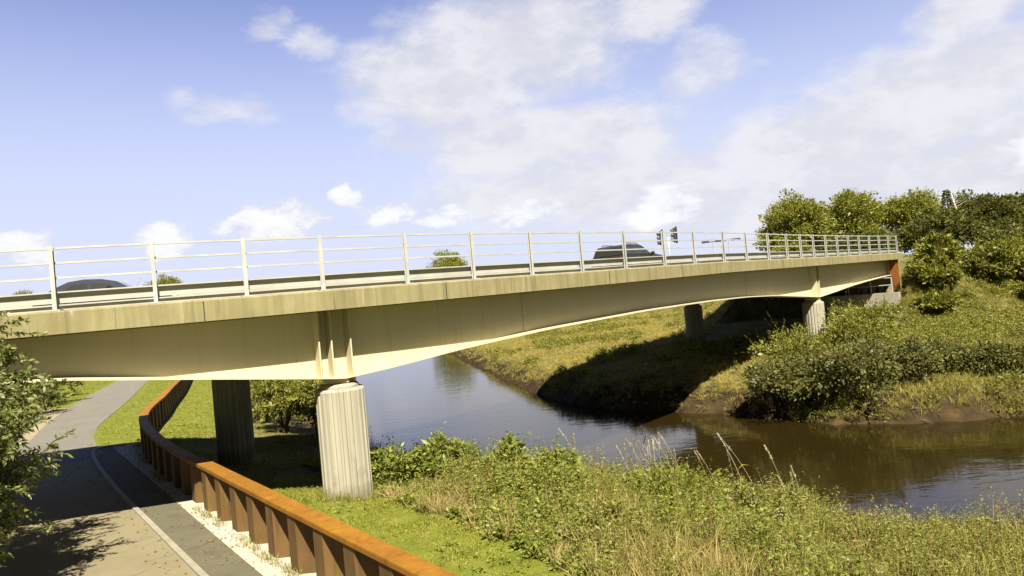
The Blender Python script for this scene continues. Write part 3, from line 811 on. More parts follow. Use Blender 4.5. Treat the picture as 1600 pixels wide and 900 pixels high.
# weeds ---------------------------------------------------------------
def weed_arrays(pos, hs, rng, per=34, leaf=.085, spread=.16, aspect=.38, nst=2):
    """leafy upright herbs (stems and leaves) at many positions"""
    parts = []
    n = len(pos); k = np.repeat(np.arange(n), nst)
    a = rng.uniform(0, 6.283, len(k)); r = rng.uniform(0, .10, len(k))
    b = pos[k] + np.stack([np.cos(a) * r, np.sin(a) * r, np.zeros(len(k))], -1)
    hh = hs[k] * rng.uniform(.7, 1.05, len(k))
    ln = rng.normal(size=(len(k), 3)) * .13; ln[:, 2] = 1; ln = unit(ln)
    stem = leaf_arrays(b, ln, hh, .014, rng)
    parts.append(stem)
    j = np.repeat(np.arange(len(k)), per); s = rng.random(len(j)) ** .75
    p = b[j] + ln[j] * (hh[j] * s)[:, None]
    az = rng.uniform(0, 6.283, len(j)); el = rng.uniform(-.15, .9, len(j))
    d = np.stack([np.cos(az) * np.cos(el), np.sin(az) * np.cos(el), np.sin(el)], -1)
    L = leaf * rng.uniform(.6, 1.5, len(j)) * (1.15 - .5 * s)
    p = p + d * (spread * rng.random(len(j)) * (1.1 - .75 * s))[:, None]
    parts.append(leaf_arrays(p, d, L, L * aspect, rng, .15))
    return parts

def tuft_arrays(pos, hs, rng, blades=10, width=.012, spread=.5, bend=.25):
    n = len(pos); k = np.repeat(np.arange(n), blades)
    b = pos[k] + np.stack([rng.normal(size=len(k)) * .05, rng.normal(size=len(k)) * .05, np.zeros(len(k))], -1)
    d = rng.normal(size=(len(k), 3)) * spread; d[:, 2] = 1; d = unit(d)
    L = hs[k] * rng.uniform(.55, 1.2, len(k))
    return [leaf_arrays(b, d, L, width * rng.uniform(.7, 1.3, len(k)), rng, bend * rng.random(len(k))[:, None])]

def stuff(name, parts, mat, label, cat):
    V, F = join(parts)
    o = link(name, mesh_np(name, V, F), mat)
    return tag(o, label, cat, None, 'stuff')

def scatter(n, x0, x1, y0, y1, rng):
    return rng.uniform(x0, x1, n), rng.uniform(y0, y1, n)
def withz(X, Y): return np.stack([X, Y, terrain(X, Y) - .02], -1)
LAWN_EDGE = np.array([(5.0, 3.5), (2.6, 7), (1.3, 9.5), (.3, 11.3), (-1.0, 13.0), (-2.6, 15.2), (-3.4, 17.0), (-5.0, 19.8), (-7.5, 24)])
def lawn_x(Y): return np.interp(Y, LAWN_EDGE[:, 1], LAWN_EDGE[:, 0])

def build_vegetation():
    rng = np.random.default_rng(4)
    # ---- near bank: herbs, weeds and dry grass
    X, Y = scatter(30000, -9, 17, 6.0, 27, rng)
    dn = seg_dist(X, Y, NEARB); df = seg_dist(X, Y, FARB); ins = inside(X, Y, POLY)
    ex = X - lawn_x(Y) + (fbm(X * .8, Y * .8, 71) - .45) * 1.2
    ok = (~ins) & (dn < df) & (dn > .12) & (ex > -.2) & (X > fence_x(Y) + 1.2)
    ok &= (np.abs(np.arctan2(X, Y)) < .75)
    ok &= np.hypot(X + 4.33, Y - 16.9) > .75
    X, Y, dn, ex = X[ok], Y[ok], dn[ok], ex[ok]
    P = withz(X, Y)
    sp = fbm(X * .55, Y * .55, 91) + rng.normal(size=len(X)) * .06
    edge = np.clip(ex / 1.6, 0, 1)                      # low by the lawn, tall inside
    tall = (.28 + .72 * edge) * np.interp(X, [2.0, 4.0], [1.0, .88]) * np.clip(.30 + 1.65 * fbm(X * 1.25, Y * 1.25, 83), .45, 1.6)
    right = np.clip((X - 3.5) / 2.0, 0, 1)
    dens = rng.random(len(X))
    keep = (dens < np.interp(Y, [8, 14, 24], [.72, .95, .9])) & (vnoise(X * 1.9, Y * 1.9, 87) > .17)
    grs = keep & (rng.random(len(X)) < .38) & (X > 1.0); keep = keep & ~grs
    tan = (sp > .485) & keep & ((X < 3.0) | (rng.random(len(X)) < .18)); net = (sp < .40) & keep & (X < 4.6); wee = keep & ~tan & ~net
    tan2 = (edge < .75) & keep & (rng.random(len(X)) < .55) & (X < 2.2) & (Y < 17)
    stuff('tall_nettles', weed_arrays(P[net], .95 * tall[net] * rng.uniform(.5, 1.2, net.sum()), rng, 30, .095, .15, .42), MAT['leaf_nettle'],
          'dense green nettles growing along the near river bank', 'nettles')
    stuff('bank_weeds', weed_arrays(P[wee], .85 * tall[wee] * rng.uniform(.5, 1.2, wee.sum()), rng, 34, .07, .15, .30), MAT['leaf_weed'],
          'tangled olive weeds covering the near river bank', 'weeds')
    q = tan | tan2
    stuff('dry_grass', tuft_arrays(P[q], .62 * (.5 + .6 * tall[q]) * rng.uniform(.6, 1.3, q.sum()), rng, 16, .012, .38, .3), MAT['dry_grass'],
          'straw coloured dry grass between lawn and bank weeds', 'dry grass')
    stuff('bank_grass', tuft_arrays(P[grs], .85 * tall[grs] * rng.uniform(.6, 1.25, grs.sum()), rng, 16, .011, .30, .35), MAT['bank_blade'],
          'tall yellow green grass standing among the near bank weeds', 'grass')
    g = keep & (rng.random(len(X)) < .05) & (edge > .3)
    kk = np.repeat(np.nonzero(g)[0], 3); pb = P[kk] + rng.normal(size=(len(kk), 3)) * np.array([.08, .08, 0]); dd = rng.normal(size=(len(kk), 3)) * .16; dd[:, 2] = 1
    hd = 1.0 * tall[kk] * rng.uniform(.6, 1.15, len(kk)); dd = unit(dd); k2 = np.repeat(np.arange(len(kk)), 8)
    pt = pb[k2] + dd[k2] * (hd[k2] * rng.uniform(.62, 1.0, len(k2)))[:, None]
    stuff('dead_stems', [leaf_arrays(pb, dd, hd, .013, rng), leaf_arrays(pt, unit(dd[k2] + rng.normal(size=(len(k2), 3)) * .6), .06, .022, rng)], MAT['dead_stem'],
          'brown dead dock stems standing among the near bank weeds', 'dead stems')
    # little pale flower heads on the right hand weeds
    fl = wee & (X > 3.0) & (rng.random(len(X)) < .018)
    pf = P[fl]; hf = .80 * tall[fl] * rng.uniform(.75, 1.1, fl.sum())
    k = np.repeat(np.arange(len(pf)), 9)
    pp = pf[k] + np.stack([rng.normal(size=len(k)) * .035, rng.normal(size=len(k)) * .035, hf[k] + rng.normal(size=len(k)) * .02], -1)
    stalk = leaf_arrays(pf, np.tile([[0, 0, 1.0]], (len(pf), 1)), hf, .012, rng)
    stuff('weed_flowers', [stalk, leaf_arrays(pp, unit(rng.normal(size=(len(k), 3)) + np.array([0, 0, .6])), .035, .026, rng)], MAT['reed'],
          'small pale seed heads scattered over the bank weeds', 'seed heads')
    # ---- lawn blades
    X, Y = scatter(90000, -16, 6, 6, 31, rng)
    ok = (X > fence_x(Y) + .3) & (X < lawn_x(Y) + 1.6) & (seg_dist(X, Y, NEARB) > 1.2) & ~inside(X, Y, POLY) & (np.hypot(X + 4.33, Y - 16.9) > .6)
    X, Y = X[ok], Y[ok]
    h = np.where(fbm(X * .9, Y * .9, 14) > .5, .11, .065)
    stuff('lawn_grass', tuft_arrays(withz(X, Y), h, rng, 5, .012, .6, .3), MAT['lawn_blade'], 'bright green lawn between the rusty fence and the weeds', 'grass')
    g = (fbm(X * 1.3, Y * 1.3, 17) > .56) & (rng.random(len(X)) < .10)
    stuff('lawn_weeds', weed_arrays(withz(X[g], Y[g]), np.full(g.sum(), .10), rng, 7, .075, .10, .6, 1), MAT['leaf_nettle'], 'small broad leaved weeds scattered through the lawn', 'weeds')
    g = (fbm(X * .7, Y * .7, 19) > .5) & (rng.random(len(X)) < .05)
    stuff('lawn_straw', tuft_arrays(withz(X[g], Y[g]), np.full(g.sum(), .14), rng, 7, .010, .6, .3), MAT['dry_grass'], 'pale straw tufts in the lawn by the near pier', 'dry grass')
    X, Y = scatter(26000, -46, -12, 27, 95, rng)
    # verge between far path and fence + left verge
    pr = np.interp(Y, [27.8, 32, 44, 62.3, 87, 117], [-16.9, -19.3, -24.4, -32.3, -41.5, -55]); pl = np.interp(Y, [23.2, 29, 35.8, 48, 65, 90], [-17, -20.6, -24.1, -29.6, -36.4, -46])
    ok = ((X > pr + .25) | (X < pl - .5)) & (np.abs(X - fence_x(Y)) > .35) & (seg_dist(X, Y, NEARB) > 1.2) & ~inside(X, Y, POLY)
    X, Y = X[ok], Y[ok]
    stuff('verge_grass', tuft_arrays(withz(X, Y), np.full(len(X), .13), rng, 6, .022, .6, .3), MAT['lawn_blade'], 'sunlit green grass on the verges beyond the bridge', 'grass')
    Kp = np.array([(2.0, 2.2), (-1.0, 5.9), (-5.64, 11.91), (-9.68, 17.15), (-12.47, 20.88), (-14.87, 24.3)]); Fp = np.array(FENCE[:7])
    n = 900; yy = rng.uniform(6, 27, n); side = rng.random(n) < .5
    xx = np.where(side, np.interp(yy, Kp[:, 1], Kp[:, 0]) + rng.normal(size=n) * .5, np.interp(yy, Fp[:, 1], Fp[:, 0]) - .35 - np.abs(rng.normal(size=n)) * .35)
    pl_ = np.stack([xx, yy, np.full(n, .03)], -1); dl_ = unit(rng.normal(size=(n, 3)) * np.array([1, 1, .12]))
    stuff('leaf_litter', [leaf_arrays(pl_, dl_, rng.uniform(.03, .08, n), .03, rng)], MAT['dead_stem'], 'scattered brown leaf litter on the paths', 'leaf litter')
    n = 420; yy = rng.uniform(6, 27, n); xx = np.interp(yy, Fp[:, 1], Fp[:, 0]) - .27 - np.abs(rng.normal(size=n)) * .06
    pk = (fbm(xx * 1.2, yy * 1.2, 12) > .46); aa = rng.uniform(0, 6.283, 170); rr = .60 + np.abs(rng.normal(size=170)) * .13
    foot = withz(-4.329 + np.cos(aa) * rr, 16.891 + np.sin(aa) * rr)
    stuff('edge_grass', tuft_arrays(np.stack([xx[pk], yy[pk], np.full(pk.sum(), .01)], -1), np.full(pk.sum(), .16), rng, 7, .010, .5, .3) + tuft_arrays(foot, rng.uniform(.12, .34, 170), rng, 9, .010, .4, .3),
          MAT['bank_blade'], 'grass tufts creeping along the fence foot and round the near pier', 'grass')
    # ---- far bank rough grass and scrub
    X, Y = scatter(60000, -14, 34, 25, 100, rng)
    df = seg_dist(X, Y, FARB); dn = seg_dist(X, Y, NEARB)
    a = (X - 28.25) * DIR[0] + (Y - 50.73) * DIR[1]; l = (X - 28.25) * NRM[0] + (Y - 50.73) * NRM[1]
    under = (l > -.3) & (l < 11) & (a > -12) & (a < 2)
    ok = (df < dn) & ~inside(X, Y, POLY) & (df > .12 + rng.random(len(X)) * .55) & ~under & (np.abs(np.arctan2(X, Y)) < .74)
    X, Y, df = X[ok], Y[ok], df[ok]
    P = withz(X, Y); hh = (.22 + .5 * np.clip(fbm(X * .4, Y * .4, 55) - .2, 0, 1)) * rng.uniform(.6, 1.2, len(X))
    thin = rng.random(len(X)) < np.interp(Y, [30, 60, 100], [1, .8, .5])
    P, hh, X, Y = P[thin], hh[thin], X[thin], Y[thin]
    stuff('far_bank_grass', tuft_arrays(P, hh, rng, 12, .020, .45, .3), MAT['rough_blade'], 'yellow green rough grass covering the far river bank', 'grass')
    # leafy scrub patches on the far bank
    w = (fbm(X * .33, Y * .33, 61) > .50) & (rng.random(len(X)) < .32) & (df[thin] > 1.0)
    stuff('far_bank_scrub', weed_arrays(P[w], hh[w] * 1.5 + .1, rng, 16, .15, .28, .5, 2), MAT['leaf_shrub'], 'low leafy scrub mixed through the far bank grass', 'scrub')
    # ---- right hand slope
    X, Y = scatter(34000, 11, 46, 24.5, 60, rng)
    df = seg_dist(X, Y, FARB); a = (X - 28.25) * DIR[0] + (Y - 50.73) * DIR[1]; l = (X - 28.25) * NRM[0] + (Y - 50.73) * NRM[1]
    ok = (df < seg_dist(X, Y, NEARB)) & ~inside(X, Y, POLY) & (df > .15) & (l < -.2) & (np.abs(np.arctan2(X, Y)) < .76)
    X, Y = X[ok], Y[ok]; P = withz(X, Y); f = fbm(X * .35, Y * .35, 66)
    hh = (.25 + .5 * f) * rng.uniform(.6, 1.2, len(X))
    w = (f > .47) & (rng.random(len(X)) < .30)
    stuff('slope_weeds', weed_arrays(P[w], hh[w] * 1.3, rng, 16, .13, .26, .5, 2), MAT['leaf_shrub'], 'green weeds on the slope right of the far pier', 'weeds')
    w2 = ~w & (rng.random(len(X)) < .75)
    stuff('slope_grass', tuft_arrays(P[w2], hh[w2] * 1.1, rng, 13, .016, .5, .3), MAT['bank_blade'], 'rough olive grass on the slope right of the far pier', 'grass')

    X, Y = scatter(30000, -10, 30, 22, 62, rng)
    df = seg_dist(X, Y, FARB); ok = (df < 1.25) & (df > .08) & ~inside(X, Y, POLY) & (df < seg_dist(X, Y, NEARB)) & (fbm(X * .8, Y * .8, 77) > .36)
    X, Y = X[ok], Y[ok]; P = withz(X, Y) + np.array([0, 0, .04]); d = rng.normal(size=(len(X), 3)); d[:, 2] = rng.uniform(-.5, .5, len(X)); d = unit(d)
    stuff('bank_debris', [leaf_arrays(P, d, rng.uniform(.15, .7, len(X)), rng.uniform(.015, .05, len(X)), rng, .15)], MAT['bark'], 'roots and driftwood on the eroded mud edge of the far bank', 'debris')
    g = rng.random(len(X)) < .5
    stuff('hanging_grass', tuft_arrays(P[g] + np.array([0, 0, .15]), np.full(g.sum(), .42), rng, 9, .016, .9, .9), MAT['bank_blade'], 'rough grass hanging over the muddy edge of the far bank', 'grass')
    # ---- individual plants on the near bank
    for i, (x, y, r, h, mt, lab, lf) in enumerate((
        (-3.2, 18.1, .75, 1.15, 'leaf_nettle', 'low dark green nettle clump beside the foot of the near pier', .10),
        (-2.0, 17.6, .85, 1.45, 'leaf_nettle', 'tall bushy nettle clump, second plant right of the near pier', .10),
        (-.5, 16.9, .75, 1.35, 'leaf_nettle', 'upright leafy clump in the middle of the nettle row', .10),
        (.75, 16.6, .55, 1.35, 'leaf_nettle', 'narrow pointed clump at the right end of the nettle row', .09),
        (3.05, 15.0, 1.15, 1.15, 'leaf_fresh', 'wide fresh green rounded clump below the tall reed stalks', .085),
        (4.3, 13.4, .8, 1.0, 'leaf_weed', 'olive weed clump right of the fresh green clump', .07),
        (1.4, 12.2, .7, .75, 'leaf_weed', 'reddish brown docks among weeds in front of the fresh green clump', .08))):
        shrub('weed_clump', x, y, r, h, mt, lab, 'leafy clumps on the near bank', 200 + i, None, 46, 55, lf, .42, 'plant')
    # tall reed stalks with seed heads
    def reed(hh, lean, az, seed):
        g = np.random.default_rng(seed); pts = []
        for s in np.linspace(0, 1, 9):
            b = lean * s ** 1.6 * hh
            pts.append((b * math.cos(az), b * math.sin(az), hh * s - .25 * lean * hh * s ** 3))
        m = MB(); m.tube(pts, [.0065 - .004 * s for s in np.linspace(0, 1, 9)], 5)
        stem = m
        P = np.array(pts); S = np.linspace(0, 1, 9)
        s = g.uniform(.84, 1.0, 130); c = np.stack([np.interp(s, S, P[:, k]) for k in range(3)], -1)
        d = unit(P[-1] - P[-2]); D = unit(d + g.normal(size=(130, 3)) * .28)
        v1 = leaf_arrays(c, D, .05, .012, g, .05)
        s = g.uniform(.1, .6, 4); c = np.stack([np.interp(s, S, P[:, k]) for k in range(3)], -1)
        D = unit(g.normal(size=(4, 3)) * np.array([.6, .6, .1]) + np.array([0, 0, .6]))
        v2 = leaf_arrays(c, D, .32, .014, g, .3)
        return stem, v1, v2
    protos = []
    for q in range(5):
        st, hd, bl = reed(1.65 + .12 * q, .10 + .07 * q, 0.0, 900 + q)
        r = empty('reed_stalk', (0, 0, 0), 0, 'x', 'reed', 'tall reeds on the near bank')
        st.build('stem', MAT['reed'], r, smooth=True)
        link('seed_head', mesh_np('seed_head', *hd), MAT['reed'], r)
        link('leaves', mesh_np('leaves', *bl), MAT['rough_blade'], r)
        protos.append(r)
    spots = []
    for k in range(22): spots.append((rng.normal(3.15, .40), rng.normal(17.1, .22), 'thin pale reed in the dense reed cluster above the fresh green clump'))
    spots += [(4.25, 16.3, 'leaning pale reed standing just right of the dense reed cluster'), (4.4, 16.2, 'leaning pale reed standing just right of the dense reed cluster'),
              (1.5, 17.2, 'short curved reed left of the dense reed cluster, between it and the nettles'), (1.15, 17.1, 'short curved reed left of the dense reed cluster, between it and the nettles'), (1.75, 17.3, 'short curved reed left of the dense reed cluster, between it and the nettles'),
              (4.35, 14.9, 'bending reed over the dark water right of the fresh green clump'), (4.55, 14.6, 'bending reed over the dark water right of the fresh green clump'), (4.75, 14.4, 'bending reed over the dark water right of the fresh green clump'),
              (5.05, 13.3, 'tall hooked reed near the right weeds, last reed along the bank'), (5.15, 13.2, 'tall hooked reed near the right weeds, last reed along the bank'), (4.98, 13.45, 'tall hooked reed near the right weeds, last reed along the bank')]
    used = [0] * 5
    for i, (x, y, lab) in enumerate(spots):
        q = i % 5
        o = protos[q] if not used[q] else copy_tree(protos[q])
        used[q] = 1
        o.location = (x, y, float(terrain(np.array([x]), np.array([y]))[0]) - .05)
        o.rotation_euler = (0, 0, rng.uniform(1.0, 5.4)); s = rng.uniform(.80, 1.04); o.scale = (s, s, s)
        o['label'] = lab

    # ---- left bush and bushes beyond the bridge on the left
    willow(-9.88, 10.8, 0)
    for i, (x, y, r, h, lab) in enumerate((
        (-27.6, 38.5, 2.2, 2.6, 'dark bush on the left verge nearest the far path'), (-30.5, 44, 2.4, 3.0, 'dark bush behind the first one on the left verge'),
        (-25.6, 33.0, 1.5, 1.6, 'small dark bush beside the sandy verge'), (-34, 50, 2.6, 3.4, 'tall dark bush farthest along the left verge'))):
        shrub('dark_bush', x, y, r, h, 'leaf_dark', lab, 'dark bushes left of the far path', 300 + i, None, 60, 60, .16, .5, 'bush')
    for i, (x, y, r, h, lab) in enumerate((
        (-8.7, 30.4, 1.1, 2.7, 'sunlit bush on the bank right behind the near pier'), (-10.3, 30.6, 1.3, 2.9, 'olive bush behind the near pier, left of its column'),
        (-12.0, 32.8, 1.6, 2.6, 'yellowish bush beside the shaded inner pier'), (-11.4, 37.0, 1.8, 3.1, 'bush farther down the near bank behind the others'))):
        shrub('bank_bush', x, y, r, h, 'leaf_shrub', lab, 'bushes on the bank behind the near pier', 320 + i, None, 60, 60, .13, .5, 'bush')
    # ---- big overhanging bushes on the far bank, right
    for i, (x, y, r, h, mt, lab, z0) in enumerate((
        (11.0, 28.9, 1.5, 2.0, 'leaf_bank', 'leftmost bush overhanging the river below the far pier', -1.3),
        (12.9, 27.9, 1.9, 2.6, 'leaf_bank', 'largest dark bush hanging over the brown water', -1.4),
        (15.0, 28.6, 1.7, 2.5, 'leaf_bank', 'dark bush at the water right of the largest one', -1.2),
        (12.6, 31.4, 1.9, 2.7, 'leaf_shrub', 'lighter bush on the bank top just below the far pier', -.8),
        (15.4, 31.8, 2.0, 2.6, 'leaf_shrub', 'broad yellow green bush behind the waterside bushes', -.5),
        (17.4, 29.6, 1.5, 1.7, 'leaf_bank', 'low grey green bush on the bank where the mud shows', -.9),
        (19.6, 28.3, 1.3, 1.5, 'leaf_bank', 'small grey green bush at the right edge above the muddy bank', -.9),
        (18.2, 37.5, 1.7, 2.1, 'leaf_shrub', 'bush just right of the fluted far pier', None),)):
        shrub('river_bush', x, y, r, h, mt, lab, 'bushes on the far bank', 340 + i, z0, 130, 80, .105, .55, 'bush')
    # ---- shrubs round the bridge end and up the embankment
    for i, (x, y, r, h, mt, lab) in enumerate((
        (28.3, 47.2, 1.3, 1.9, 'leaf_shrub', 'small pale green shrub below the orange steel column'),
        (29.5, 48.7, 1.35, 3.5, 'leaf_shrub', 'shrub hiding the end of the bridge railing'),
        (32.4, 52.0, 2.1, 4.1, 'leaf_dark', 'dark shrub behind the end of the bridge railing'),
        (33.6, 49.0, 2.0, 3.6, 'leaf_shrub', 'mid green shrub right of the railing end'),
        (36.0, 50.6, 2.4, 4.4, 'leaf_dark', 'tall dark shrub below the pale dead trunk'),
        (38.8, 50.4, 2.4, 4.0, 'leaf_dark', 'dark shrub right of the pale dead trunk'),
        (38.4, 47.2, 2.2, 2.9, 'leaf_dark', 'dark shrub at the foot of the wooded slope'),
        (41.8, 49.6, 2.6, 4.0, 'leaf_dark', 'dark shrub at the right edge of the wooded slope'),
        (41.0, 52.5, 2.6, 5.2, 'leaf_dark', 'tall dark shrub under the right hand tree'),
        (26.9, 45.0, 1.2, 1.3, 'leaf_shrub', 'low bush in front of the abutment wall corner'),
        (34.8, 46.0, 1.6, 1.8, 'leaf_shrub', 'low olive bush in front of the dark shrubs'))):
        shrub('slope_shrub', x, y, r, h, mt, lab, 'shrubs round the far bridge end', 380 + i, None, 80, 70, .19, .55)
    # ---- trees
    T = [('broadleaf_tree', 28.7, 70, 1.0, 12.1, 3.6, 'leaf_tree', 'round sunlit tree at the left end of the row behind the railing', 11),
         ('broadleaf_tree', 36.9, 75, 1.5, 12.1, 4.2, 'leaf_tree', 'second tree of the row behind the railing, darker than the first', 12),
         ('broadleaf_tree', 42.4, 73.5, 2.0, 11.4, 4.0, 'leaf_tree', 'yellow green tree at the right end of the row behind the railing', 13),
         ('broadleaf_tree', 36.6, 86, 1.0, 11.6, 4.4, 'leaf_dark', 'dark tree filling the gap behind the first two row trees', 14),
         ('broadleaf_tree', 26.4, 66, .8, 7.0, 2.0, 'leaf_tree', 'small bushy tree seen through the railing below the round tree', 18),
         ('broadleaf_tree', 33.3, 66, 1.5, 7.4, 2.9, 'leaf_dark', 'low dark tree behind the railing under the second row tree', 19),
         ('broadleaf_tree', 38.6, 66, 2.5, 8.0, 3.0, 'leaf_dark', 'low dark tree behind the railing near its right end', 20),
         ('broadleaf_tree', 39.6, 59, 2.5, 9.4, 3.4, 'leaf_dark', 'dark tree right of the pale dead trunk', 15),
         ('broadleaf_tree', 44.2, 62, 2.0, 9.2, 3.2, 'leaf_dark', 'dark tree between its darker neighbours at the right', 16),
         ('broadleaf_tree', 50.5, 66, 1.5, 8.6, 3.6, 'leaf_dark', 'darkest tree at the right edge of the wooded slope', 17),
         ('broadleaf_tree', -23.4, 260, .4, 23.5, 8.6, 'leaf_tree', 'lone round tree top rising behind the middle of the railing', 21),
         ('broadleaf_tree', -118, 240, .4, 22.5, 7.0, 'leaf_tree', 'distant tree top behind the railing right of the dark blue car', 22),
         ('broadleaf_tree', -166, 240, .4, 21.5, 6.0, 'leaf_tree', 'distant tree top at the far left behind the barrier', 23)]
    for nm, x, y, z0, zt, r, lm, lab, sd in T:
        z0 = float(terrain(np.array([x]), np.array([y]))[0])
        tree(nm, x, y, z0, zt, r, lm, lab, 'trees behind the bridge', sd, 330, 95, .17)
    # thin pale dead trunk and two spindly conifers
    z0 = float(terrain(np.array([36.2]), np.array([56.0]))[0])
    t = empty('dead_tree', (36.2, 56.0, z0), 0, 'thin pale dead trunk leaning among dark shrubs', 'tree')
    m = MB(); m.tube([(0, 0, -.3), (-.1, 0, 2.2), (-.45, 0, 4.2), (-.62, .1, 5.4)], [.13, .11, .08, .02], 8); m.build('trunk', MAT['bark_pale'], t, smooth=True)
    m = MB()
    for i in range(14):
        z = rng.uniform(2, 5.2); a = rng.uniform(0, 6.28); L = rng.uniform(.4, .9); c = Vector((-.1 - .13 * max(0, z - 2.2) , 0, z))
        m.tube([c, c + Vector((math.cos(a) * L, math.sin(a) * L, L * .5))], [.025, .006], 5)
    m.build('branches', MAT['bark_pale'], t)
    for i, (x, y, zt, lab) in enumerate(((35.5, 56.6, 9.7, 'taller spindly dark conifer left of the pale dead trunk'), (34.3, 57, 8.4, 'shorter spindly dark conifer beside the taller one'))):
        z0 = float(terrain(np.array([x]), np.array([y]))[0]); h = zt - z0
        t = empty('conifer', (x, y, z0), 0, lab, 'tree', 'spindly conifers')
        m = MB(); m.tube([(0, 0, -.3), (.03, 0, h * .6), (0, 0, h)], [.1, .06, .015], 7); m.build('trunk', MAT['bark'], t, smooth=True)
        g = np.random.default_rng(600 + i); n = 1500; s = g.random(n) ** .8; r = (1 - s) * 1.1 * g.random(n) ** .5 + .05; a = g.uniform(0, 6.28, n)
        pp = np.stack([np.cos(a) * r, np.sin(a) * r, .8 + s * (h - .8)], -1); D = unit(np.stack([np.cos(a), np.sin(a), np.full(n, -.1)], -1) + g.normal(size=(n, 3)) * .4)
        link('crown', mesh_np('crown', *leaf_arrays(pp, D, .26 * g.uniform(.6, 1.3, n), .08, g, .1)), MAT['leaf_dark'], t)
    # far hedges, beyond the fields
    for i, (x0, y0, x1, y1, lab) in enumerate(((-260, 330, -60, 300, 'far dark hedgerow across the fields on the left'), (-40, 380, 240, 330, 'far dark hedgerow across the fields behind the bridge'))):
        g = np.random.default_rng(700 + i); n = 420; u = g.random(n)
        C = np.stack([x0 + (x1 - x0) * u, y0 + (y1 - y0) * u + g.normal(size=n) * 2, np.zeros(n)], -1)
        C[:, 2] = terrain(C[:, 0], C[:, 1]) + g.uniform(.4, 4.5, n) * (.6 + .5 * vnoise(u * 20, u * 0, 5))
        k = np.repeat(np.arange(n), 40); off = g.normal(size=(len(k), 3)) * 1.1
        o = link('hedgerow', mesh_np('hedgerow', *leaf_arrays(C[k] + off, unit(off), .9, .6, g)), MAT['leaf_dark']); tag(o, lab, 'hedge', None, 'stuff')

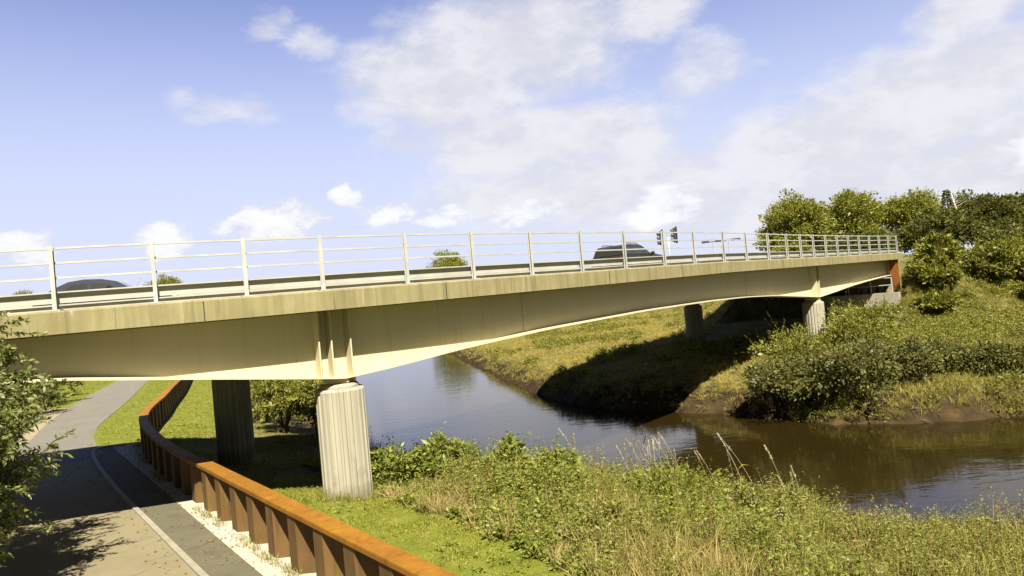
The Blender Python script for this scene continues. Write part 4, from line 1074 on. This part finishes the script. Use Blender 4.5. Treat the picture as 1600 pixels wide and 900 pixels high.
# ------------------------------------------------------------------ cars, signals and small things on the deck
def car(name, x, off, label, paint, suv, flip=False):
    p, t, n = frame(x); q = at(x, off, ztop(x) - .20)
    t_ = empty(name, q, math.atan2(t.y, t.x) + (math.pi if flip else 0), label, 'car')
    if suv: L, Wd, H, belt = 4.3, 1.84, 1.59, 1.02
    else: L, Wd, H, belt = 3.5, 1.66, 1.30, .88
    def loft(prof, name, mat, parent, bev, w0, w1, zsplit):
        """side profile (x,z) given as closed loop; width narrows with height"""
        m = MB(); k = len(prof); vs = []
        for sgn in (-1, 1):
            for (a, z) in prof:
                w = w0 if z <= zsplit else w0 + (w1 - w0) * (z - zsplit) / max(.01, H - zsplit)
                vs.append((a, sgn * w / 2, z))
        fs = [tuple(range(k))[::-1], tuple(range(k, 2 * k))] + [(i, (i + 1) % k, k + (i + 1) % k, k + i) for i in range(k)]
        m.add(vs, fs); return m.build(name, mat, parent, bevel=bev, smooth=False)
    h = L / 2
    if suv:
        body = [(-h, .38), (h - .05, .36), (h, .60), (h - .06, .86), (h - .35, 1.0), (h - 1.35, 1.10), (h - 1.4, belt + .02), (-h + .06, belt + .02), (-h, .8)]
        cab = [(-h + .10, belt), (h - 1.32, belt), (h - 2.02, H - .12), (h - 2.3, H - .03), (-h + 1.0, H), (-h + .42, H - .06), (-h + .28, H - .14)]
        wins = [[(-h + .38, belt + .08), (-h + .95, belt + .08), (-h + .95, H - .17), (-h + .52, H - .17)],
                [(-h + 1.05, belt + .08), (-h + 2.0, belt + .08), (-h + 2.0, H - .15), (-h + 1.05, H - .15)],
                [(-h + 2.1, belt + .08), (h - 1.55, belt + .08), (h - 2.1, H - .19), (-h + 2.1, H - .17)]]
    else:
        body = [(-h, .40), (h - .05, .36), (h, .55), (h - .1, .72), (h - 1.15, belt), (h - 1.2, belt + .01), (-h + .5, belt + .02), (-h + .05, belt - .02), (-h - .02, .7)]
        cab = [(-h + .25, belt), (h - .95, belt), (h - 1.45, H - .10), (h - 1.8, H - .02), (-h + 1.25, H), (-h + .85, H - .05), (-h + .45, H - .24)]
        wins = [[(-h + .65, belt + .06), (-h + 1.35, belt + .06), (-h + 1.35, H - .13), (-h + .95, H - .16)],
                [(-h + 1.45, belt + .06), (h - 1.2, belt + .06), (h - 1.65, H - .17), (-h + 1.45, H - .12)]]
    loft(body, 'body', paint, t_, .05, Wd, Wd, 5)
    c = loft(cab, 'cabin', paint, t_, .035, Wd - .08, Wd - .42, belt)
    def wid(z): return ((Wd - .08) + (-.34) * (z - belt) / (H - belt)) / 2
    for sgn in (-1, 1):
        for w in wins:
            m = MB(); k = len(w)
            vs = [(a, sgn * (wid(z) + .012), z) for a, z in w] + [(a, sgn * (wid(z) - .02), z) for a, z in w]
            m.add(vs, [tuple(range(k)), tuple(range(k, 2 * k))[::-1]] + [(i, (i + 1) % k, k + (i + 1) % k, k + i) for i in range(k)])
            m.build('side_window', MAT['car_glass'], c)
    # windscreen and rear window
    for (a0, z0), (a1, z1), nm in ((cab[1], cab[2], 'windscreen'), (cab[0], cab[-1], 'rear_window')):
        d = Vector((a1 - a0, 0, z1 - z0)); nrm = Vector((d.z, 0, -d.x)).normalized() * (1 if nm == 'windscreen' else -1)
        A = Vector((a0, 0, z0)) + d * .10 + nrm * .012; B = Vector((a0, 0, z0)) + d * .92 + nrm * .012
        wa, wb = wid(A.z) - .08, wid(B.z) - .08; m = MB()
        f = [(A.x, -wa, A.z), (A.x, wa, A.z), (B.x, wb, B.z), (B.x, -wb, B.z)]
        g = [(a - nrm.x * .03, b, z - nrm.z * .03) for a, b, z in f]
        m.add(f + g, [(0, 1, 2, 3), (7, 6, 5, 4), (0, 4, 5, 1), (1, 5, 6, 2), (2, 6, 7, 3), (3, 7, 4, 0)]); m.build(nm, MAT['car_glass'], c)
    r = .36 if suv else .32
    for a in (-h + .85, h - .9):
        for sgn in (-1, 1):
            m = MB(); m.tube([(a, sgn * (Wd / 2 - .21), r), (a, sgn * (Wd / 2 + .012), r)], [r, r], 24); wl = m.build('wheel', MAT['tyre'], t_, bevel=.02)
            m = MB(); m.tube([(a, sgn * (Wd / 2 + .013), r), (a, sgn * (Wd / 2 + .024), r)], [r * .66, r * .6], 16); m.build('rim', MAT['rim'], wl)
    for sgn in (-1, 1):
        m = MB(); m.box((h - .06, sgn * (Wd / 2 - .24), .72), (.16, .36, .13)); m.build('headlight', MAT['lamp_white'], t_, bevel=.02)
        m = MB(); m.box((-h + .03, sgn * (Wd / 2 - .12), .86), (.08, .14, .2)); m.build('tail_light', MAT['lamp_red'], t_, bevel=.02)
        m = MB(); m.box((h - 1.55, sgn * (Wd / 2 + .07), belt + .09), (.13, .2, .15)); m.build('wing_mirror', paint, t_, bevel=.03)
        if suv:
            m = MB(); m.tube([(-h + .65, sgn * .62, H + .0), (-h + .8, sgn * .62, H + .055), (h - 2.5, sgn * .62, H + .045), (h - 2.35, sgn * .62, H - .02)], [.02] * 4, 6); m.build('roof_rail', MAT['black'], t_)
    return t_

def build_deck_things():
    car('car', 10.85, 6.3, 'dark grey estate car with roof rails driving right over the bridge', MAT['car_grey'], True)
    car('car', -9.55, 8.2, 'dark blue car mostly hidden by the barrier at the left', MAT['car_blue'], False)
    # traffic signal on the far verge
    P = at(17.4, W_DECK - .9, 0); z0 = ztop(17) - .24
    px, py = 10.45, 46.0
    t = empty('traffic_signal', (px, py, z0), 0, 'traffic signal with two black heads on a grey pole behind the railing', 'traffic light')
    m = MB(); m.tube([(0, 0, 0), (0, 0, 2.55)], [.065, .055], 10); m.build('pole', MAT['pole'], t, smooth=True)
    for z in (2.2, 2.9):
        m = MB(); m.box((0, 0, z - .02), (.86, .05, .05)); m.build('bracket', MAT['pole'], t)
    m = MB(); m.tube([(0, 0, 2.5), (0, 0, 2.95)], [.04, .04], 8); m.build('pole_top', MAT['pole'], t)
    for sx, dz, back in ((-.46, 0, True), (.46, .12, False)):
        m = MB(); m.box((sx, .0, 2.55 + dz), (.16, .30, .92)); hd = m.build('signal_head', MAT['black'], t, bevel=.02)
        m = MB(); m.box((sx + .10 * (1 if sx > 0 else 1), 0, 2.55 + dz), (.02, .5, 1.08)); m.build('backing_board', MAT['black'], hd)
        for k in range(3):
            m = MB(); z = 2.26 + dz + .29 * k
            m.tube([(sx - .08, 0, z), (sx - .24, 0, z - .02)], [.11, .12], 12, True); m.build('visor', MAT['black'], hd)
    # dark horizontal frame on posts near the far edge
    a = Vector((14.05, 51.0, 0)); b = Vector((16.75, 51.0, 0)); zt = 4.2 + .0535 * 51
    t = empty('road_sign_frame', (0, 0, 0), 0, 'thin dark horizontal frame on two posts behind the railing left of the trees', 'sign frame')
    m = MB(); m.tube([(a.x, a.y, zt - .02), (b.x, b.y, zt + .1)], [.045, .045], 8); m.build('cross_bar', MAT['black'], t)
    for x0, x1 in ((14.0, 14.5), (15.0, 15.7), (16.2, 16.8)):
        m = MB(); m.box(((x0 + x1) / 2, 51.0, zt + .02), (x1 - x0, .14, .14)); m.build('bar_fitting', MAT['black'], t)
    for x in (14.85, 15.95):
        m = MB(); m.tube([(x, 51.0, 4.3), (x, 51.0, zt)], [.05, .05], 8); m.build('post', MAT['pole'], t)
    # small V of two thin rods
    p = at(-9.3, W_DECK - .25, ztop(-9)); u = Vector((1, .31, 0)).normalized()
    t = empty('forked_rod', p, 0, 'small V of two thin rods behind the barrier right of the dark blue car', 'rods')
    m = MB(); m.tube([(0, 0, -.05), (0, 0, .85), tuple(-u * .26 + Vector((0, 0, 1.18)))], [.014, .014, .012], 6); m.build('rod', MAT['rail'], t)
    m = MB(); m.tube([(.01, .04, .3), (.01, .04, .85), tuple(u * .26 + Vector((0, 0, 1.24)))], [.014, .014, .012], 6); m.build('rod', MAT['pole'], t)

# ------------------------------------------------------------------ light, sky, camera
SUN_DIR = Vector((-.2, .82, -1.0)).normalized()          # the way light travels
def build_world():
    w = bpy.data.worlds.new('World'); sc.world = w; w.use_nodes = True
    nt = w.node_tree; nt.nodes.clear(); L = nt.links
    sky = nt.nodes.new('ShaderNodeTexSky'); sky.sky_type = 'NISHITA'; sky.sun_disc = False
    d = -SUN_DIR
    sky.sun_elevation = math.asin(d.z); sky.sun_rotation = math.atan2(d.x, d.y)
    sky.air_density = 1.0; sky.dust_density = .1; sky.ozone_density = 2.5
    tc = nt.nodes.new('ShaderNodeTexCoord'); sep = nt.nodes.new('ShaderNodeSeparateXYZ')
    nrm = nt.nodes.new('ShaderNodeVectorMath'); nrm.operation = 'NORMALIZE'; L.new(tc.outputs['Generated'], nrm.inputs[0])
    L.new(nrm.outputs[0], sep.inputs[0])
    M = lambda op, a, b=None, c=None, clamp=False: mathn(nt, op, a, b, c, clamp)
    az = M('ARCTAN2', sep.outputs['X'], sep.outputs['Y']); el = M('ARCSINE', sep.outputs['Z'])
    def nz(scale, detail, rough, off=(0, 0, 0), sc3=(1, 1, 1.8)):
        mp = nt.nodes.new('ShaderNodeMapping'); mp.inputs['Scale'].default_value = sc3; mp.inputs['Location'].default_value = off
        L.new(nrm.outputs[0], mp.inputs['Vector'])
        n = N(nt, 'ShaderNodeTexNoise', Scale=scale, Detail=detail, Roughness=rough); L.new(mp.outputs[0], n.inputs['Vector'])
        return n.outputs['Fac']
    n1 = nz(7, 6, .6); n2 = nz(7, 6, .6, (5, 3, 1)); fb = nz(11, 8, .62, (2, 9, 4)); sm = nz(3.2, 5, .55, (7, 1, 3))
    azw = M('ADD', az, M('MULTIPLY', M('SUBTRACT', n1, .5), .16)); elw = M('ADD', el, M('MULTIPLY', M('SUBTRACT', n2, .5), .085))
    soft = [(-.065, .303, .136, .082, 1), (.059, .35, .154, .073, 1), (-.018, .232, .10, .055, .9), (.092, .21, .17, .05, .95), (.13, .146, .234, .054, .95),
            (.223, .362, .08, .035, .8), (.292, .278, .052, .044, .55), (-.145, .218, .045, .022, .7), (-.294, .384, .03, .016, .6), (-.237, .361, .035, .016, .55),
            (-.353, .273, .06, .018, .5), (.479, .164, .186, .056, 1), (.585, .203, .129, .061, 1), (.62, .1, .148, .067, 1), (.436, .10, .247, .049, .9), (.60, .285, .061, .03, .9), (.25, .10, .12, .04, .9)]
    hard = [(-.447, .113, .029, .025, 1), (-.325, .128, .06, .026, 1), (-.217, .155, .018, .022, 1), (-.171, .127, .036, .018, .9), (-.082, .121, .036, .013, .9), (-.6, .111, .034, .019, .9), (.22, .108, .07, .026, .9), (.03, .115, .05, .02, .8), (.69, .11, .06, .03, .9)]
    def field(blobs, A, E):
        out = None
        for a, e, ra, re, s in blobs:
            ra *= 1.35; re *= 1.35
            q1 = M('MULTIPLY', M('SUBTRACT', A, a), 1 / ra); q2 = M('MULTIPLY', M('SUBTRACT', E, e), 1 / re)
            v = M('MULTIPLY', M('SUBTRACT', 1.0, M('ADD', M('MULTIPLY', q1, q1), M('MULTIPLY', q2, q2))), s)
            out = v if out is None else M('MAXIMUM', out, v)
        return M('MAXIMUM', out, -.6)
    def sstep(v, lo, hi):
        n = nt.nodes.new('ShaderNodeMapRange'); n.interpolation_type = 'SMOOTHSTEP'; n.clamp = True
        n.inputs[1].default_value = lo; n.inputs[2].default_value = hi; L.new(v, n.inputs[0]); return n.outputs[0]
    fs = field(soft, azw, elw)
    ds = sstep(M('ADD', fs, M('MULTIPLY', M('SUBTRACT', fb, .5), 1.5)), -.05, .9)
    bil = nz(26, 5, .6, (3, 3, 8)); big = nz(13, 3, .5, (1, 6, 2))
    azh = M('ADD', az, M('MULTIPLY', M('SUBTRACT', big, .5), .10)); elh = M('ADD', el, M('MULTIPLY', M('SUBTRACT', fb, .5), .035))
    fh = M('ADD', field(hard, azh, elh), M('MULTIPLY', M('SUBTRACT', bil, .5), 2.6))
    dh = sstep(fh, .10, .75)
    # fair weather cloud over the rest of the sky, out of the photographed part
    rest = M('MULTIPLY', sstep(sm, .60, .78), sstep(M('ABSOLUTE', az), .75, 1.1))
    den = M('MAXIMUM', M('MAXIMUM', M('MULTIPLY', ds, .88), rest), M('MULTIPLY', dh, .9))
    # sky colour: Nishita, a little violet as the photograph has it, whitening to the horizon
    skc = mixc(nt, 1.0, sky.outputs[0], (.80, .79, 1.20), 'MULTIPLY')
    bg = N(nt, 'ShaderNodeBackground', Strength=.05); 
    hz = M('MULTIPLY', sstep(el, .58, .06), .97)
    front = sstep(M('ABSOLUTE', az), 1.7, .8)             # unseen sky and haze behind the camera are dimmed, to cut fill light
    white = (5.55, 5.95, 7.5)
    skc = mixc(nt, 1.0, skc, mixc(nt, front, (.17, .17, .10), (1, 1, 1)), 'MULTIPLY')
    skc = mixc(nt, M('MULTIPLY', hz, M('ADD', M('MULTIPLY', front, .8), .2)), skc, white)
    lit = mixc(nt, sstep(fb, .38, .62), (5.7, 5.7, 6.1), (6.7, 6.65, 6.9))
    lit = mixc(nt, dh, lit, mixc(nt, sstep(M('ADD', fh, M('MULTIPLY', M('SUBTRACT', fb, .5), 2.2)), -.2, 1.1), (5.9, 6.05, 6.7), (7.7, 7.7, 7.8)))
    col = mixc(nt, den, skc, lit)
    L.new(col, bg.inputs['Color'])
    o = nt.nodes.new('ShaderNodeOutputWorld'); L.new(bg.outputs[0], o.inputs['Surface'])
    s = bpy.data.lights.new('sun', 'SUN'); s.energy = 5.0; s.angle = rad(.53); s.color = (1, .92, .76)
    so = bpy.data.objects.new('sun', s); COL.objects.link(so); so.rotation_euler = SUN_DIR.to_track_quat('-Z', 'Y').to_euler()
    so.location = (5, -20, 30)

def build_camera():
    c = bpy.data.cameras.new('camera'); c.sensor_width = 36; c.lens = 36 * 1100 / 1600; c.clip_end = 6000; c.clip_start = .05
    o = bpy.data.objects.new('camera', c); COL.objects.link(o); sc.camera = o
    roll = math.atan(.09); p = math.atan(15 * math.cos(roll) / 1100)
    f = Vector((0, math.cos(p), math.sin(p))); u0 = Vector((0, -math.sin(p), math.cos(p))); r0 = Vector((1, 0, 0))
    R = r0 * math.cos(roll) - u0 * math.sin(roll); U = r0 * math.sin(roll) + u0 * math.cos(roll)
    m = Matrix((R, U, -f)).transposed().to_4x4(); m.translation = (0, 0, 4.2)
    o.matrix_world = m

build_ground(); build_paths(); build_fence()
build_bridge(); build_parapet(True); build_parapet(False); build_abutment()
build_vegetation(); build_deck_things(); build_world(); build_camera()
sc.view_settings.view_transform = 'Standard'; sc.view_settings.look = 'None'
sc.view_settings.exposure = 1.4; sc.view_settings.gamma = 1.0
sc.cycles.max_bounces = 6; sc.cycles.diffuse_bounces = 3; sc.cycles.glossy_bounces = 3; sc.cycles.transmission_bounces = 4
sc.cycles.use_denoising = True
